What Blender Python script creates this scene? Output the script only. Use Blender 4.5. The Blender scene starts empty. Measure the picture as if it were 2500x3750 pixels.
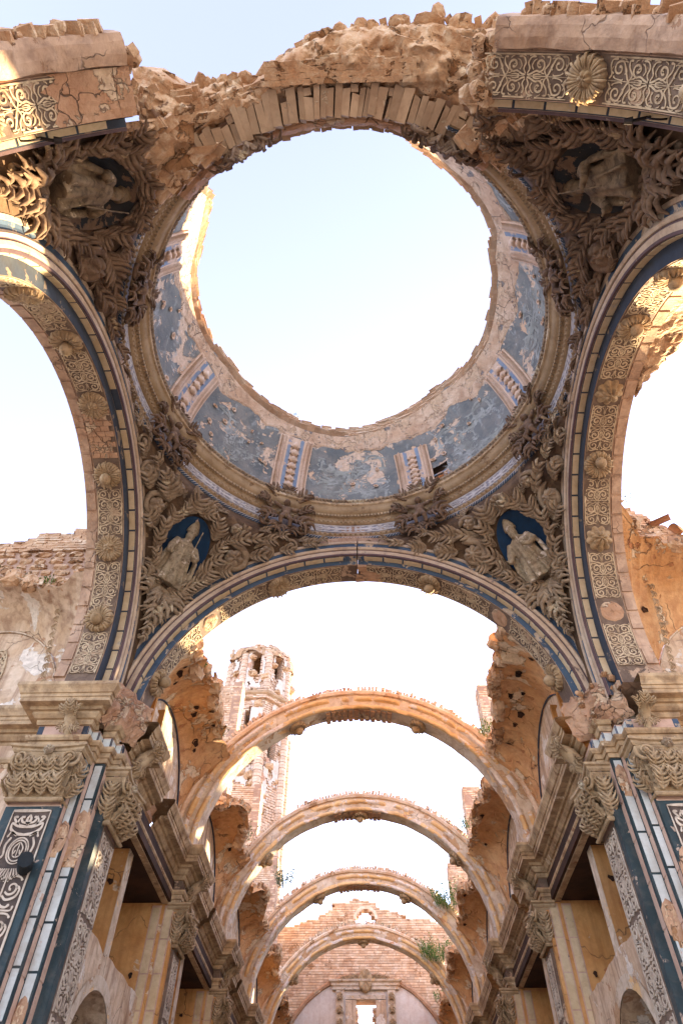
# Ruined baroque church crossing, seen from below the broken east arch, looking up along the nave.
# World: origin on the floor under the middle of the dome, +Y = along the nave, +X = right, metres.
import bpy, math, random
import numpy as np
from mathutils import Vector, Matrix, noise
random.seed(7)
sc = bpy.context.scene
col = sc.collection
PI = math.pi
rad = math.radians

# ------------------------------------------------------------------ camera
def cam_basis(p, yaw, roll):
    R = Vector((1, 0, 0)); U = Vector((0, -math.sin(p), math.cos(p))); F = Vector((0, math.cos(p), math.sin(p)))
    R, U = R * math.cos(roll) + U * math.sin(roll), U * math.cos(roll) - R * math.sin(roll)
    Z = Matrix.Rotation(yaw, 3, 'Z')
    return Z @ R, Z @ U, Z @ F
cd = bpy.data.cameras.new('camera'); cam = bpy.data.objects.new('camera', cd); col.objects.link(cam)
R_, U_, F_ = cam_basis(0.899, 0.0386, 0.0101)
cm = Matrix((R_, U_, -F_)).transposed().to_4x4(); cm.translation = Vector((0.12, -6.36, 1.6))
cam.matrix_world = cm
cd.sensor_fit = 'VERTICAL'; cd.sensor_height = 36.0; cd.lens = 2396.5 / 3750 * 36.0
cd.clip_start = 0.05; cd.clip_end = 6000
sc.camera = cam

# ------------------------------------------------------------------ sky, sun, exposure
SUN_AZ, SUN_EL = rad(30.5), rad(7.8)          # azimuth from +Y towards +X
w = bpy.data.worlds.new('World'); sc.world = w; w.use_nodes = True
nt = w.node_tree; bg = nt.nodes['Background']
sky = nt.nodes.new('ShaderNodeTexSky'); sky.sky_type = 'NISHITA'; sky.sun_disc = False
sky.sun_elevation = SUN_EL; sky.sun_rotation = SUN_AZ
sky.air_density = 1.0; sky.dust_density = 0.7; sky.ozone_density = 3.5; sky.altitude = 400
hs = nt.nodes.new('ShaderNodeHueSaturation'); hs.inputs['Saturation'].default_value = 0.56; hs.inputs['Hue'].default_value = .526
nt.links.new(sky.outputs[0], hs.inputs['Color']); nt.links.new(hs.outputs[0], bg.inputs[0])
bg.inputs[1].default_value = 0.15
sd = bpy.data.lights.new('sun', 'SUN'); sun = bpy.data.objects.new('sun', sd); col.objects.link(sun)
sd.energy = 3.6; sd.angle = rad(0.6); sd.color = (1.0, 0.78, 0.48)
S_DIR = Vector((math.sin(SUN_AZ) * math.cos(SUN_EL), math.cos(SUN_AZ) * math.cos(SUN_EL), math.sin(SUN_EL)))
sun.rotation_euler = S_DIR.to_track_quat('Z', 'Y').to_euler(); sun.location = (20, 10, 30)
sc.view_settings.view_transform = 'Standard'; sc.view_settings.look = 'None'
sc.view_settings.gamma = 1.0; sc.view_settings.exposure = 3.25
sc.cycles.max_bounces = 6; sc.cycles.diffuse_bounces = 4; sc.cycles.use_denoising = True

# ------------------------------------------------------------------ materials
def lin(h):
    h = h.lstrip('#'); o = []
    for i in (0, 2, 4):
        c = int(h[i:i+2], 16) / 255; o.append(c / 12.92 if c <= .04045 else ((c + .055) / 1.055) ** 2.4)
    return tuple(o) + (1,)
class NT:
    def __init__(s, name):
        s.m = bpy.data.materials.new(name); s.m.use_nodes = True; s.t = s.m.node_tree
        s.b = s.t.nodes['Principled BSDF']
    def n(s, typ, inp=None, **kw):
        x = s.t.nodes.new('ShaderNode' + typ)
        for k, v in kw.items(): setattr(x, k, v)
        for k, v in (inp or {}).items():
            if hasattr(v, 'is_output') or isinstance(v, bpy.types.NodeSocket): s.t.links.new(v, x.inputs[k])
            else: x.inputs[k].default_value = v
        return x
    def ln(s, a, b): s.t.links.new(a, b)
    def noise(s, vec, scale, detail=5, rough=.55, dist=0):
        return s.n('TexNoise', {'Vector': vec, 'Scale': scale, 'Detail': detail, 'Roughness': rough, 'Distortion': dist}).outputs['Fac']
    def ramp(s, fac, a, b):
        x = s.n('MapRange', {'Value': fac, 'From Min': a, 'From Max': b}); x.clamp = True
        return x.outputs[0]
    def mix(s, fac, a, b, blend='MIX'):
        x = s.n('Mix', None, data_type='RGBA', blend_type=blend)
        for sock, v in ((x.inputs[0], fac), (x.inputs[6], a), (x.inputs[7], b)):
            if isinstance(v, bpy.types.NodeSocket): s.ln(v, sock)
            else: sock.default_value = v
        return x.outputs[2]
    def math(s, op, a, b=0.0):
        x = s.n('Math', None, operation=op)
        for i, v in enumerate((a, b)):
            if isinstance(v, bpy.types.NodeSocket): s.ln(v, x.inputs[i])
            else: x.inputs[i].default_value = v
        return x.outputs[0]
    def pos(s): return s.n('NewGeometry').outputs['Position']
MATS = {}
def surf(name, base, alt, dirt=None, patch=None, patch_at=.6, patch_scale=1.2, scale=1.5, bump=.3, rough=.85,
         streak=0.0, patch2=None, patch2_at=.7, rnd=0.0, fine=30, bdist=.02, dirt_at=(.5, .8), white=None, crack=0.0):
    """weathered plaster / stone / paint: two tones, dirt, flaked patches that show the layer below, fine relief"""
    N = NT(name); P = N.pos()
    a = N.noise(P, scale, 4, .6)
    c = N.mix(N.ramp(a, .35, .65), lin(base), lin(alt))
    g = N.noise(P, fine * .35, 4, .65)
    c = N.mix(N.ramp(g, .3, .75), c, N.mix(1.0, c, (.84, .82, .80, 1), 'MULTIPLY'))
    if dirt:
        d = N.noise(P, scale * 2.3, 5, .7, .6)
        c = N.mix(N.math('MULTIPLY', N.ramp(d, *dirt_at), .75), c, lin(dirt))
    if streak:
        mp = N.n('Mapping', {'Vector': P, 'Scale': (3.5, 3.5, .28)})
        d = N.noise(mp.outputs[0], 1.6, 6, .6)
        c = N.mix(N.math('MULTIPLY', N.ramp(d, .48, .68), streak), c, lin(dirt or alt))
    h = N.math('MULTIPLY', N.noise(P, fine, 3, .7), .35)
    h = N.math('ADD', h, N.math('MULTIPLY', N.noise(P, fine * .22, 4, .6), .65))
    if patch:
        q = N.noise(P, patch_scale, 6, .64, .35)
        k = N.ramp(q, patch_at, patch_at + .02)
        c = N.mix(k, c, N.mix(N.ramp(g, .35, .65), lin(patch), N.mix(1.0, lin(patch), (.7, .68, .66, 1), 'MULTIPLY')))
        h = N.math('SUBTRACT', h, N.math('MULTIPLY', k, .9))
    if patch2:
        mp = N.n('Mapping', {'Vector': P, 'Location': (31, 17, 5)})
        q = N.noise(mp.outputs[0], patch_scale * 1.9, 5, .65, .3)
        k = N.ramp(q, patch2_at, patch2_at + .02)
        c = N.mix(k, c, lin(patch2)); h = N.math('SUBTRACT', h, N.math('MULTIPLY', k, .7))
    if white:
        mp = N.n('Mapping', {'Vector': P, 'Location': (7, 3, 11)})
        q = N.noise(mp.outputs[0], patch_scale * 2.6, 5, .7, .8)
        k = N.math('MULTIPLY', N.ramp(q, .56, .64), .55); c = N.mix(k, c, lin(white))
    if crack:
        dv = N.n('TexNoise', {'Vector': P, 'Scale': 2.2, 'Detail': 3.0}).outputs['Color']
        vv = N.n('VectorMath', None, operation='MULTIPLY_ADD'); N.ln(dv, vv.inputs[0]); vv.inputs[1].default_value = (.55, .55, .55); N.ln(P, vv.inputs[2])
        vo = N.n('TexVoronoi', {'Vector': vv.outputs[0], 'Scale': crack}, feature='DISTANCE_TO_EDGE').outputs['Distance']
        k = N.math('SUBTRACT', 1.0, N.ramp(vo, .002, .012)); gate = N.ramp(N.noise(P, .9, 2), .5, .56); k = N.math('MULTIPLY', k, gate)
        c = N.mix(N.math('MULTIPLY', k, .6), c, (.07, .05, .035, 1)); h = N.math('SUBTRACT', h, N.math('MULTIPLY', k, 1.2))
    if rnd:
        oi = N.n('ObjectInfo'); ge = N.n('NewGeometry')
        r = N.math('FRACT', N.math('ADD', oi.outputs['Random'], ge.outputs['Random Per Island']))
        c = N.mix(N.math('MULTIPLY', r, rnd), c, N.mix(1.0, c, (.55, .5, .46, 1), 'MULTIPLY'))
        r2 = N.math('FRACT', N.math('MULTIPLY', r, 7.3))
        c = N.mix(N.math('MULTIPLY', r2, rnd * .7), c, N.mix(1.0, c, (1.25, 1.18, 1.12, 1), 'MULTIPLY'))
    N.ln(c, N.b.inputs['Base Color']); N.b.inputs['Roughness'].default_value = rough
    N.b.inputs['Specular IOR Level'].default_value = .25
    bp = N.n('Bump', {'Strength': bump, 'Distance': bdist, 'Height': h}); N.ln(bp.outputs[0], N.b.inputs['Normal'])
    MATS[name] = N.m; return N.m
surf('arch_plaster', '#c8a88c', '#b08e72', dirt='#7c604e', patch='#c09a7c', patch_at=.60, streak=.5, bump=.6, crack=1.3, patch2='#987458', patch2_at=.66, dirt_at=(.48, .74), bdist=.035)
surf('pend_ground', '#7c6248', '#5c4634', dirt='#30241c', patch='#a88a66', patch_at=.64, bump=.7, dirt_at=(.42, .68))
surf('cell_cream', '#dac4a0', '#ceb38c', dirt='#a88a68', patch='#c9b8a0', patch_at=.64, patch_scale=2.5, bump=.2, rnd=.25)
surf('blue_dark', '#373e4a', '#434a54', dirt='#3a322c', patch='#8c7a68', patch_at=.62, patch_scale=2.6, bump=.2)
surf('blue_mid', '#4c6074', '#445264', dirt='#50483f', patch='#b9a58e', patch_at=.57, patch_scale=2.4, bump=.3)
surf('white_mould', '#cbb59c', '#bda286', dirt='#7d6660', patch='#8d7a70', patch_at=.66, patch_scale=3, bump=.25)
surf('purple_line', '#6d5654', '#5c4a4c', dirt='#4a3a38', patch='#a08a74', patch_at=.66, patch_scale=3)
surf('frieze_ground', '#5e4c40', '#6c594a', dirt='#8a7460', patch='#b89a7e', patch_at=.60, patch_scale=2.2, bump=.3, dirt_at=(.44, .7))
surf('frieze_white', '#cfb998', '#c0a684', dirt='#80684f', bump=.3, dirt_at=(.46, .66), scale=1.9)
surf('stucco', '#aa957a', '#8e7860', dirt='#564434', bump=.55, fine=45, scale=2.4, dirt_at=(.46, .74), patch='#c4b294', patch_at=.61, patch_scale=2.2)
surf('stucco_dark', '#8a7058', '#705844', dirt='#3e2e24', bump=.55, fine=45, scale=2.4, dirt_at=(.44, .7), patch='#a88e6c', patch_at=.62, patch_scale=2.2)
surf('stucco_pale', '#b89e7c', '#a08460', dirt='#5c4634', bump=.5, fine=45, scale=3, dirt_at=(.46, .72))
surf('gold_mould', '#b89e7c', '#a08664', dirt='#705842', patch='#94785a', patch_at=.62, patch_scale=2, bump=.4)
surf('lavender_frieze', '#9e9a9e', '#8c8a90', dirt='#94826e', patch='#b9a48e', patch_at=.62, patch_scale=2.2)
surf('lavender_white', '#d4cec8', '#c6beb8', dirt='#988c86')
surf('dome_paint', '#686b6a', '#7f807c', dirt='#928a80', patch='#d8bca2', patch_at=.55, patch_scale=.95, bump=.6, patch2='#cdaa8c', patch2_at=.61, scale=.9, bdist=.03, white='#aaaca8', dirt_at=(.44, .66))
surf('dome_plaster', '#dcc0a6', '#c6a284', dirt='#9c7a60', bump=.9, patch='#d0b092', patch_at=.55, patch_scale=1.6, patch2='#847a74', patch2_at=.62, bdist=.04, dirt_at=(.45, .68), crack=1.2)
surf('dome_blue', '#78869a', '#8894a2', dirt='#9a948e', patch='#cbae98', patch_at=.54, patch_scale=2.5)
surf('dome_pink', '#dcc0a8', '#ccaa8e', dirt='#a88a72', bump=.5, fine=50)
surf('brick', '#dcc0a0', '#cca480', dirt='#e8dcc8', bump=.6, rnd=.7, dirt_at=(.46, .70), fine=30, patch='#b08a66', patch_at=.62, patch_scale=1.2)
surf('brick_pale', '#dfc6ae', '#d2ae92', dirt='#ebdccb', bump=.6, rnd=.5, dirt_at=(.48, .72), fine=40)
surf('mortar', '#b0917a', '#a07f68', dirt='#c4aa94', bump=.5)
surf('rubble', '#d2b08c', '#b98e68', dirt='#e2ceb0', bump=1.0, fine=10, bdist=.10, rnd=.35, dirt_at=(.5, .68), patch='#a87e58', patch_at=.57, patch_scale=2.0, patch2='#8a6a50', patch2_at=.63, scale=1.8)
surf('stone_face', '#c4ab8e', '#ae9276', dirt='#8e7258', bump=.6, rnd=.6, fine=16, bdist=.03, patch='#d2bea2', patch_at=.62, patch_scale=3)
surf('pink_plaster', '#dac2a6', '#c8a886', dirt='#92725a', streak=.9, patch='#e6d8c6', patch_at=.56, bump=.55, patch2='#aa8262', patch2_at=.62, crack=.9, dirt_at=(.47, .73))
surf('orange_plaster', '#d8a66c', '#c98e50', dirt='#a06c40', streak=.6, patch='#e0c4a4', patch_at=.62, bump=.5, patch2='#b0744a', patch2_at=.65, scale=.8, crack=.8, dirt_at=(.48, .76))
surf('web_ochre', '#dcae7c', '#cd9660', dirt='#a87048', streak=.5, patch='#e2c6a2', patch_at=.57, bump=.9, patch2='#b07850', patch2_at=.63, scale=1.1, bdist=.05, crack=1.1, dirt_at=(.48, .76), patch_scale=1.5)
surf('ochre_mould', '#e0bc8a', '#d2a468', dirt='#b08866', patch='#dccab8', patch_at=.52, patch_scale=1.1, bump=.6, patch2='#b88862', patch2_at=.64, dirt_at=(.48, .72))
surf('pale_soffit', '#dacab4', '#c8b094', dirt='#987a60', patch='#bc9670', patch_at=.58, patch_scale=1.1, bump=.65, patch2='#d8b07c', patch2_at=.61, crack=1.0, dirt_at=(.45, .70))
surf('cornice', '#ccb08a', '#b0906a', dirt='#654c38', streak=.5, bump=.55, dirt_at=(.45, .70), patch='#dac4a4', patch_at=.62, patch2='#8c6c4e', patch2_at=.63)
surf('teal', '#263233', '#344244', dirt='#5c564e', bump=.2, patch='#ae9682', patch_at=.63, patch_scale=2.8, rough=.7, dirt_at=(.48, .76))
surf('white_cell', '#cfd0c8', '#bdbcb2', dirt='#a89884', bump=.2, patch='#bfa08a', patch_at=.66, patch_scale=2.4, dirt_at=(.5, .74))
surf('pink_strip', '#cfae98', '#c09c86', dirt='#8c7062', bump=.25, patch='#857670', patch_at=.64, patch_scale=2.4)
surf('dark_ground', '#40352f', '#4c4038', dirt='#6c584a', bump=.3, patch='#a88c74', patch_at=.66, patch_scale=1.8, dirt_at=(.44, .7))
surf('panel_white', '#cdbca6', '#bba690', dirt='#84705e', bump=.25, dirt_at=(.46, .68), scale=1.6)
surf('bare', '#bf9a7a', '#a97e5e', dirt='#866248', bump=1.0, fine=12, bdist=.06, patch='#cdb090', patch_at=.58, patch_scale=1.8, crack=1.6)
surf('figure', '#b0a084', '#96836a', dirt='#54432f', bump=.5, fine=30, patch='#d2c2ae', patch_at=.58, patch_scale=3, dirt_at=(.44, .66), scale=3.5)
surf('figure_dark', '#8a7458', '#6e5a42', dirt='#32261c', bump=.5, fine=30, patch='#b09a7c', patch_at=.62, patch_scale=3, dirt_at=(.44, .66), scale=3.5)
surf('niche_blue', '#16304a', '#1e3c58', dirt='#22282c', bump=.4, patch='#c0a590', patch_at=.60, patch_scale=2.2)
surf('niche_clean', '#16304a', '#1e3c58', dirt='#22282c', bump=.4)
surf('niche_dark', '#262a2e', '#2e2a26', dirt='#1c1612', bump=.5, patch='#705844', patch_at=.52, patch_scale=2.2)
surf('char_and_shade', '#1d2224', '#2a2d2e', dirt='#3a302a', bump=.4)  # charred beam; also stands in for shade under the galleries
surf('iron', '#1a1614', '#2a201c', bump=.2, rough=.6)
surf('leaf_green', '#5a7a34', '#42642a', dirt='#7a8a44', bump=.1, rnd=.5)
surf('leaf_grey', '#7d8a6c', '#66745a', dirt='#8f8a60', bump=.1, rnd=.5)
surf('earth', '#cbbca6', '#bcab94', dirt='#d6c8b4', bump=.6, scale=.3)
surf('tile', '#b98a6c', '#a87858', dirt='#9c8068', bump=.4, rnd=.5)
surf('white_plaster', '#dcd2c6', '#d2c4b6', dirt='#b9a08c', streak=.4, patch='#c4977c', patch_at=.60, patch_scale=.7, patch2='#7a747c', patch2_at=.70, bump=.35)
surf('dome_white', '#aaaba6', '#98998f', dirt='#75746e', bump=.1, dirt_at=(.42, .6))
surf('shade_brown', '#4a3020', '#2c1e16', bump=.6)  # dark brown standing in for shade in holes and on chapel ceilings
surf('wood_jamb', '#c08a4c', '#a8743c', dirt='#7a5430', bump=.3)

# ------------------------------------------------------------------ helpers
WM = {}
class MB:
    def __init__(s): s.v = []; s.f = []
    def grid(s, rows, cu=False, cv=False, flip=False):
        b = len(s.v); nu = len(rows); nv = len(rows[0])
        for r in rows: s.v.extend(tuple(p) for p in r)
        for i in range(nu if cu else nu - 1):
            for j in range(nv if cv else nv - 1):
                q = (b + i*nv + j, b + ((i+1) % nu)*nv + j, b + ((i+1) % nu)*nv + (j+1) % nv, b + i*nv + (j+1) % nv)
                s.f.append(q[::-1] if flip else q)
        return s
    def box(s, lo, hi, M=None, jit=0, rng=random):
        b = len(s.v)
        for z in (lo[2], hi[2]):
            for x, y in ((lo[0], lo[1]), (hi[0], lo[1]), (hi[0], hi[1]), (lo[0], hi[1])):
                p = Vector((x + rng.uniform(-jit, jit), y + rng.uniform(-jit, jit), z + rng.uniform(-jit, jit))) if jit else Vector((x, y, z))
                s.v.append(tuple(M @ p if M else p))
        for q in ((0, 3, 2, 1), (4, 5, 6, 7), (0, 1, 5, 4), (1, 2, 6, 5), (2, 3, 7, 6), (3, 0, 4, 7)): s.f.append(tuple(b + k for k in q))
        return s
    def tube(s, path, radii, n=8, cap=True, squash=1.0, up=None):
        path = [Vector(p) for p in path]; rows = []
        prev = None
        for i, p in enumerate(path):
            t = (path[min(i+1, len(path)-1)] - path[max(i-1, 0)]).normalized()
            ref = Vector(up) if up else (prev or (Vector((0, 0, 1)) if abs(t.z) < .9 else Vector((1, 0, 0))))
            a = (ref - t * ref.dot(t));  a = a.normalized() if a.length > 1e-6 else t.orthogonal().normalized()
            prev = a; b = t.cross(a); r = radii[i] if hasattr(radii, '__len__') else radii
            rows.append([p + (a * math.cos(2*PI*k/n) * squash + b * math.sin(2*PI*k/n)) * r for k in range(n)])
        base = len(s.v); s.grid(rows, cv=True)
        if cap:
            s.f.append(tuple(base + k for k in range(n))[::-1]); e = base + (len(rows)-1)*n
            s.f.append(tuple(e + k for k in range(n)))
        return s
    def ball(s, c, r, nu=8, nv=10, sc=(1, 1, 1), M=None):
        rows = []
        for i in range(nu + 1):
            t = PI * i / nu; row = []
            for j in range(nv):
                p = 2*PI*j/nv
                q = Vector((r*sc[0]*math.sin(max(t, 1e-3))*math.cos(p), r*sc[1]*math.sin(max(t, 1e-3))*math.sin(p), r*sc[2]*math.cos(t)))
                q = (M @ q if M else q) + Vector(c); row.append(q)
            rows.append(row)
        return s.grid(rows, cv=True, flip=True)
    def add(s, o, M=None):
        b = len(s.v); s.v.extend(tuple(M @ Vector(p)) if M else p for p in o.v); s.f.extend(tuple(b+k for k in q) for q in o.f); return s
    def mesh(s, name, mat, smooth=False):
        me = bpy.data.meshes.new(name); me.from_pydata(s.v, [], s.f)
        for m in (mat if isinstance(mat, (list, tuple)) else [mat]): me.materials.append(MATS[m])
        if smooth: me.polygons.foreach_set('use_smooth', [True] * len(me.polygons))
        me.validate(); me.update(); return me
    def build(s, name, mat, parent=None, smooth=False, M=None, **props):
        return put(name, s.mesh(name, mat, smooth), parent, M, **props)
def put(name, me, parent=None, M=None, **props):
    o = bpy.data.objects.new(name, me); col.objects.link(o); M = M or Matrix()
    if parent is not None: o.parent = parent; o.matrix_parent_inverse = WM[parent].inverted()
    o.matrix_basis = M; WM[o] = M.copy()
    for k, v in props.items(): o[k] = v
    return o
def thing(name, label, cat, M=None, group=None, kind=None):
    o = put(name, None, None, M); o.empty_display_size = .2
    o['label'] = label; o['category'] = cat
    if group: o['group'] = group
    if kind: o['kind'] = kind
    return o
def struct(o): o['kind'] = 'structure'; return o
def T(x, y, z): return Matrix.Translation((x, y, z))
def RX(a): return Matrix.Rotation(a, 4, 'X')
def RY(a): return Matrix.Rotation(a, 4, 'Y')
def RZ(a): return Matrix.Rotation(a, 4, 'Z')
def SC(s): return Matrix.Diagonal((s, s, s, 1)) if not hasattr(s, '__len__') else Matrix.Diagonal((*s, 1))
def frame(o, x, n):
    """matrix whose X runs along x, Z along n"""
    n = Vector(n).normalized(); x = Vector(x); x = (x - n * x.dot(n)).normalized(); y = n.cross(x)
    m = Matrix((x, y, n)).transposed().to_4x4(); m.translation = Vector(o); return m
def ns(x, y=0, z=0, s=1.0): return noise.noise(Vector((x*s, y*s, z*s)))
def fbm(p, s=1.0, o=4):
    v = 0; a = 1
    for k in range(o): v += a * noise.noise(Vector(p) * s); s *= 2.1; a *= .5
    return v
def lerp(a, b, t): return a + (b - a) * t
def pw(x, xs, ys):
    return float(np.interp(x, xs, ys))
def catmull(pts, n=6):
    out = []; P = [Vector(p) for p in pts]; P = [P[0]*2 - P[1]] + P + [P[-1]*2 - P[-2]]
    for i in range(1, len(P) - 2):
        for k in range(n):
            t = k / n; a, b, c, d = P[i-1:i+3]
            out.append(.5*((2*b) + (c-a)*t + (2*a-5*b+4*c-d)*t*t + (3*b-a-3*c+d)*t**3))
    out.append(P[-2]); return out

# ------------------------------------------------------------------ shared ornament shapes
def leaf_mb(L=1.0, W=.5, curl=1.6, lift=.25, lobes=4, cup=.10, nu=13, nv=9):
    """acanthus leaf lying along +X from its root, rising out along +Z and rolling over at the tip"""
    mb = MB(); rows = []; x = z = 0.0; ang = lift
    for i in range(nu):
        u = i / (nu - 1)
        wid = W * .5 * (math.sin(PI * min(1, (.12 + .88*u))) ** .6) * (1 + .30 * math.cos(2*PI*lobes*u)) + .02
        if u > .97: wid *= .4
        nx, nz = -math.sin(ang), math.cos(ang); row = []
        for j in range(nv):
            v = j / (nv - 1) * 2 - 1
            h = cup * W * (1 - v*v) * 1.6 + .035 * W * math.cos(v * PI * 4) - .10*W*abs(v)**3
            sweep = .10 * abs(v) * math.cos(ang)
            row.append((x + nx*h + sweep*.6, v * wid, z + nz*h))
        rows.append(row)
        ang += (-curl * 2.2 * max(0, u - .45) * 2 / (nu - 1) * 2.2) + (.5 / (nu-1) if u < .45 else 0)
        x += math.cos(ang) * L / (nu - 1); z += math.sin(ang) * L / (nu - 1)
    mb.grid(rows)
    # a back skin so that the leaf has thickness
    back = [[(p[0], p[1]*.94, p[2] - .05*W - .02) for p in r] for r in rows]
    mb.grid(back, flip=True)
    return mb
def frond_mb(L=1.0, W=.5, curl=1.6, lift=.25, n=5, fat=.055):
    """acanthus frond: a midrib that rolls over at the tip, with pairs of finger-like lobes"""
    mb = MB(); sp = []; x = z = 0.0; ang = lift; m = 14
    for i in range(m):
        u = i/(m-1); sp.append((Vector((x, 0, z)), ang)); ang += (-curl*4.4*max(0, u-.45)*2/(m-1)) + (.5/(m-1) if u < .45 else 0)
        x += math.cos(ang)*L/(m-1); z += math.sin(ang)*L/(m-1)
    def at(u):
        k = min(m-1.001, max(0, u*(m-1))); i = int(k); return sp[i][0].lerp(sp[i+1][0], k-i), lerp(sp[i][1], sp[i+1][1], k-i)
    mb.tube([at(u)[0] for u in (0, .2, .4, .6, .8, 1)], [fat*1.3, fat*1.2, fat, fat*.9, fat*.7, fat*.3], 5)
    for k in range(n):
        u0 = .06 + .80*k/n; wl = W*.62*math.sin(PI*(.22 + .66*k/n))
        for sy in (1, -1):
            pts = []; rr = []
            for j, f in enumerate((0, .35, .7, 1)):
                p, an = at(u0 + .26*f*f + .06*f); up = Vector((-math.sin(an), 0, math.cos(an)))
                pts.append(p + Vector((0, sy*wl*f, 0)) + up*(wl*.55*math.sin(PI*f*.62) - .10*f*wl)); rr.append(fat*(1.15, 1.25, 1.0, .35)[j])
            mb.tube(pts, rr, 5, squash=.75)
    return mb
def volute_mb(r=1.0, turns=1.6, w=.3, n=26, seg=7, boss=True):
    """scroll: a ribbed band that winds in to a boss, lying in XY, standing out along +Z"""
    mb = MB(); path = []; rr = []
    for i in range(n):
        t = i / (n - 1); a = t * turns * 2 * PI; q = r * (1 - .82 * t ** .8)
        path.append((q*math.cos(a), q*math.sin(a), .10*r + .28*r*t)); rr.append(w * r * (.62 - .42*t) * (1 + .12*math.cos(i*2.1)))
    tail = [(r*1.05, -r*.55, .06*r), (r*1.03, -r*.25, .08*r)]
    mb.tube(tail + path, [w*r*.2, w*r*.5] + rr, n=seg)
    if boss: mb.ball((0, 0, .36*r), .3*r, 6, 9)
    return mb
def flower_mb(r=1.0, petals=8, h=.4):
    mb = MB(); rows = []
    for i in range(7):
        t = i / 6; row = []
        for j in range(petals * 6):
            a = 2*PI*j/(petals*6); s = abs(math.cos(a*petals/2))
            q = r * t * (.82 + .18*s); row.append((q*math.cos(a), q*math.sin(a), h*r*(math.sin(PI*min(1, t*.75+.2)))*(.55+.45*s) if t > 0 else h*r*.5))
        rows.append(row)
    mb.grid(rows, cv=True); mb.ball((0, 0, h*r*.6), .24*r, 6, 10); return mb
def shell_mb(r=1.0, ribs=14, h=.42, dish=False, nt=56):
    mb = MB(); rows = []
    for i in range(9):
        t = i / 8; row = []
        for j in range(nt):
            a = 2*PI*j/nt; rb = abs(math.sin(a*ribs/2))
            z = h*r*((1 - t**2.2)*(.35+.65*rb*min(1, t*3)+.5*max(0,.3-t)) if not dish else (.25 + .75*math.sin(PI*min(t, .97)*.62)*(.45+.55*rb)) * (1 if t < .95 else .5))
            q = r*t*(.93+.07*rb if i == 8 else 1); row.append((q*math.cos(a), q*math.sin(a), max(z, .03*r)))
        rows.append(row)
    rows.append([(p[0]*1.04, p[1]*1.04, -.05*r) for p in rows[-1]])
    mb.grid(rows, cv=True); return mb
def head_mb(r=1.0):
    """small carved head: skull, nose, cheeks, brow, chin, curls"""
    mb = MB(); rows = []; nu, nv = 16, 20
    for i in range(nu + 1):
        t = PI*i/nu; row = []
        for j in range(nv):
            a = 2*PI*j/nv; x = math.sin(max(t, .001))*math.cos(a); y = math.sin(max(t, .001))*math.sin(a); z = math.cos(t)
            d = 1.0
            if z < 0: d *= 1 - .16*z*z
            f = max(0, y)
            d += .24*math.exp(-((x/.13)**2 + ((z+.08)/.2)**2))*f + .10*math.exp(-(((abs(x)-.38)/.2)**2+((z+.25)/.2)**2))*f
            d -= .12*math.exp(-(((abs(x)-.30)/.14)**2+((z-.14)/.1)**2))*f; d -= .07*math.exp(-((x/.25)**2+((z+.42)/.06)**2))*f
            d += .08*math.exp(-((x/.2)**2+((z+.62)/.12)**2))*f
            if z > .35 or y < -.1: d += .07*math.sin(9*a)*math.sin(8*t)
            row.append((x*r*.86*d, y*r*.95*d, z*r*1.08*d))
        rows.append(row)
    mb.grid(rows, cv=True, flip=True); return mb
def LSET(mat):
    return [frond_mb(W=.6, fat=.07, n=4).mesh('leaf', mat, True), frond_mb(W=.5, curl=2.3, lift=.5, n=4, fat=.07).mesh('leaf', mat, True),
            frond_mb(W=.8, curl=1.1, lift=.15, n=5, fat=.075).mesh('leaf', mat, True), frond_mb(W=.4, curl=.8, lift=.15, n=3, fat=.08).mesh('leaf', mat, True)]
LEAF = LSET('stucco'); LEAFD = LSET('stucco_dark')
LEAFP = [MB().add(leaf_mb(W=.5, curl=2.6, lift=.35, lobes=4)).add(frond_mb(W=.66, curl=2.4, lift=.4, n=5)).mesh('leaf', 'stucco_pale', True), frond_mb(W=.5, curl=2.0, lift=.3, n=5).mesh('leaf', 'stucco_pale', True)]
VSET = lambda mat: [volute_mb(w=.4).mesh('scroll', mat, True), volute_mb(turns=1.25, w=.5).mesh('scroll', mat, True)]
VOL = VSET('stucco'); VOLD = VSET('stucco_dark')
VOLM = [SC((1, -1, 1))]
VOLP = volute_mb(w=.34).mesh('scroll', 'stucco_pale', True)
FSET = lambda mat: [flower_mb(h=.6).mesh('flower', mat, True), flower_mb(petals=5, h=.8).mesh('flower', mat, True)]
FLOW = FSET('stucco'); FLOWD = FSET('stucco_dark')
POD = MB().ball((0, 0, .6), 1, 8, 10, (1, 1, .8)).mesh('fruit', 'stucco', True)
def boss_mb(r, ribs, head):
    mb = shell_mb(r, ribs, .42, True, 64)
    for k in range(ribs):                                           # raised ribs of the shell
        a = 2*PI*k/ribs; mb.tube([(.25*r*math.cos(a), .25*r*math.sin(a), .20*r), (.65*r*math.cos(a), .65*r*math.sin(a), .40*r), (1.0*r*math.cos(a), 1.0*r*math.sin(a), .36*r), (1.06*r*math.cos(a), 1.06*r*math.sin(a), .16*r)], [.04*r, .06*r, .075*r, .04*r], 5)
    if not head: mb.add(flower_mb(.42*r, 6, .8), T(0, 0, .22*r))
    return mb
SHELLS = [boss_mb(.28, 15, False).mesh('rosette', 'stucco_pale', True), boss_mb(.28, 13, True).mesh('rosette', 'stucco_pale', True)]
FLOWR = MB().add(flower_mb(.28, 9, .45)).add(flower_mb(.18, 7, .8), T(0, 0, .06)).mesh('rosette', 'stucco_pale', True)
HEADR = MB().add(head_mb(.13)).mesh('cherub_head', 'stucco_pale', True)
PATCH = MB()
_r = []
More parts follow.
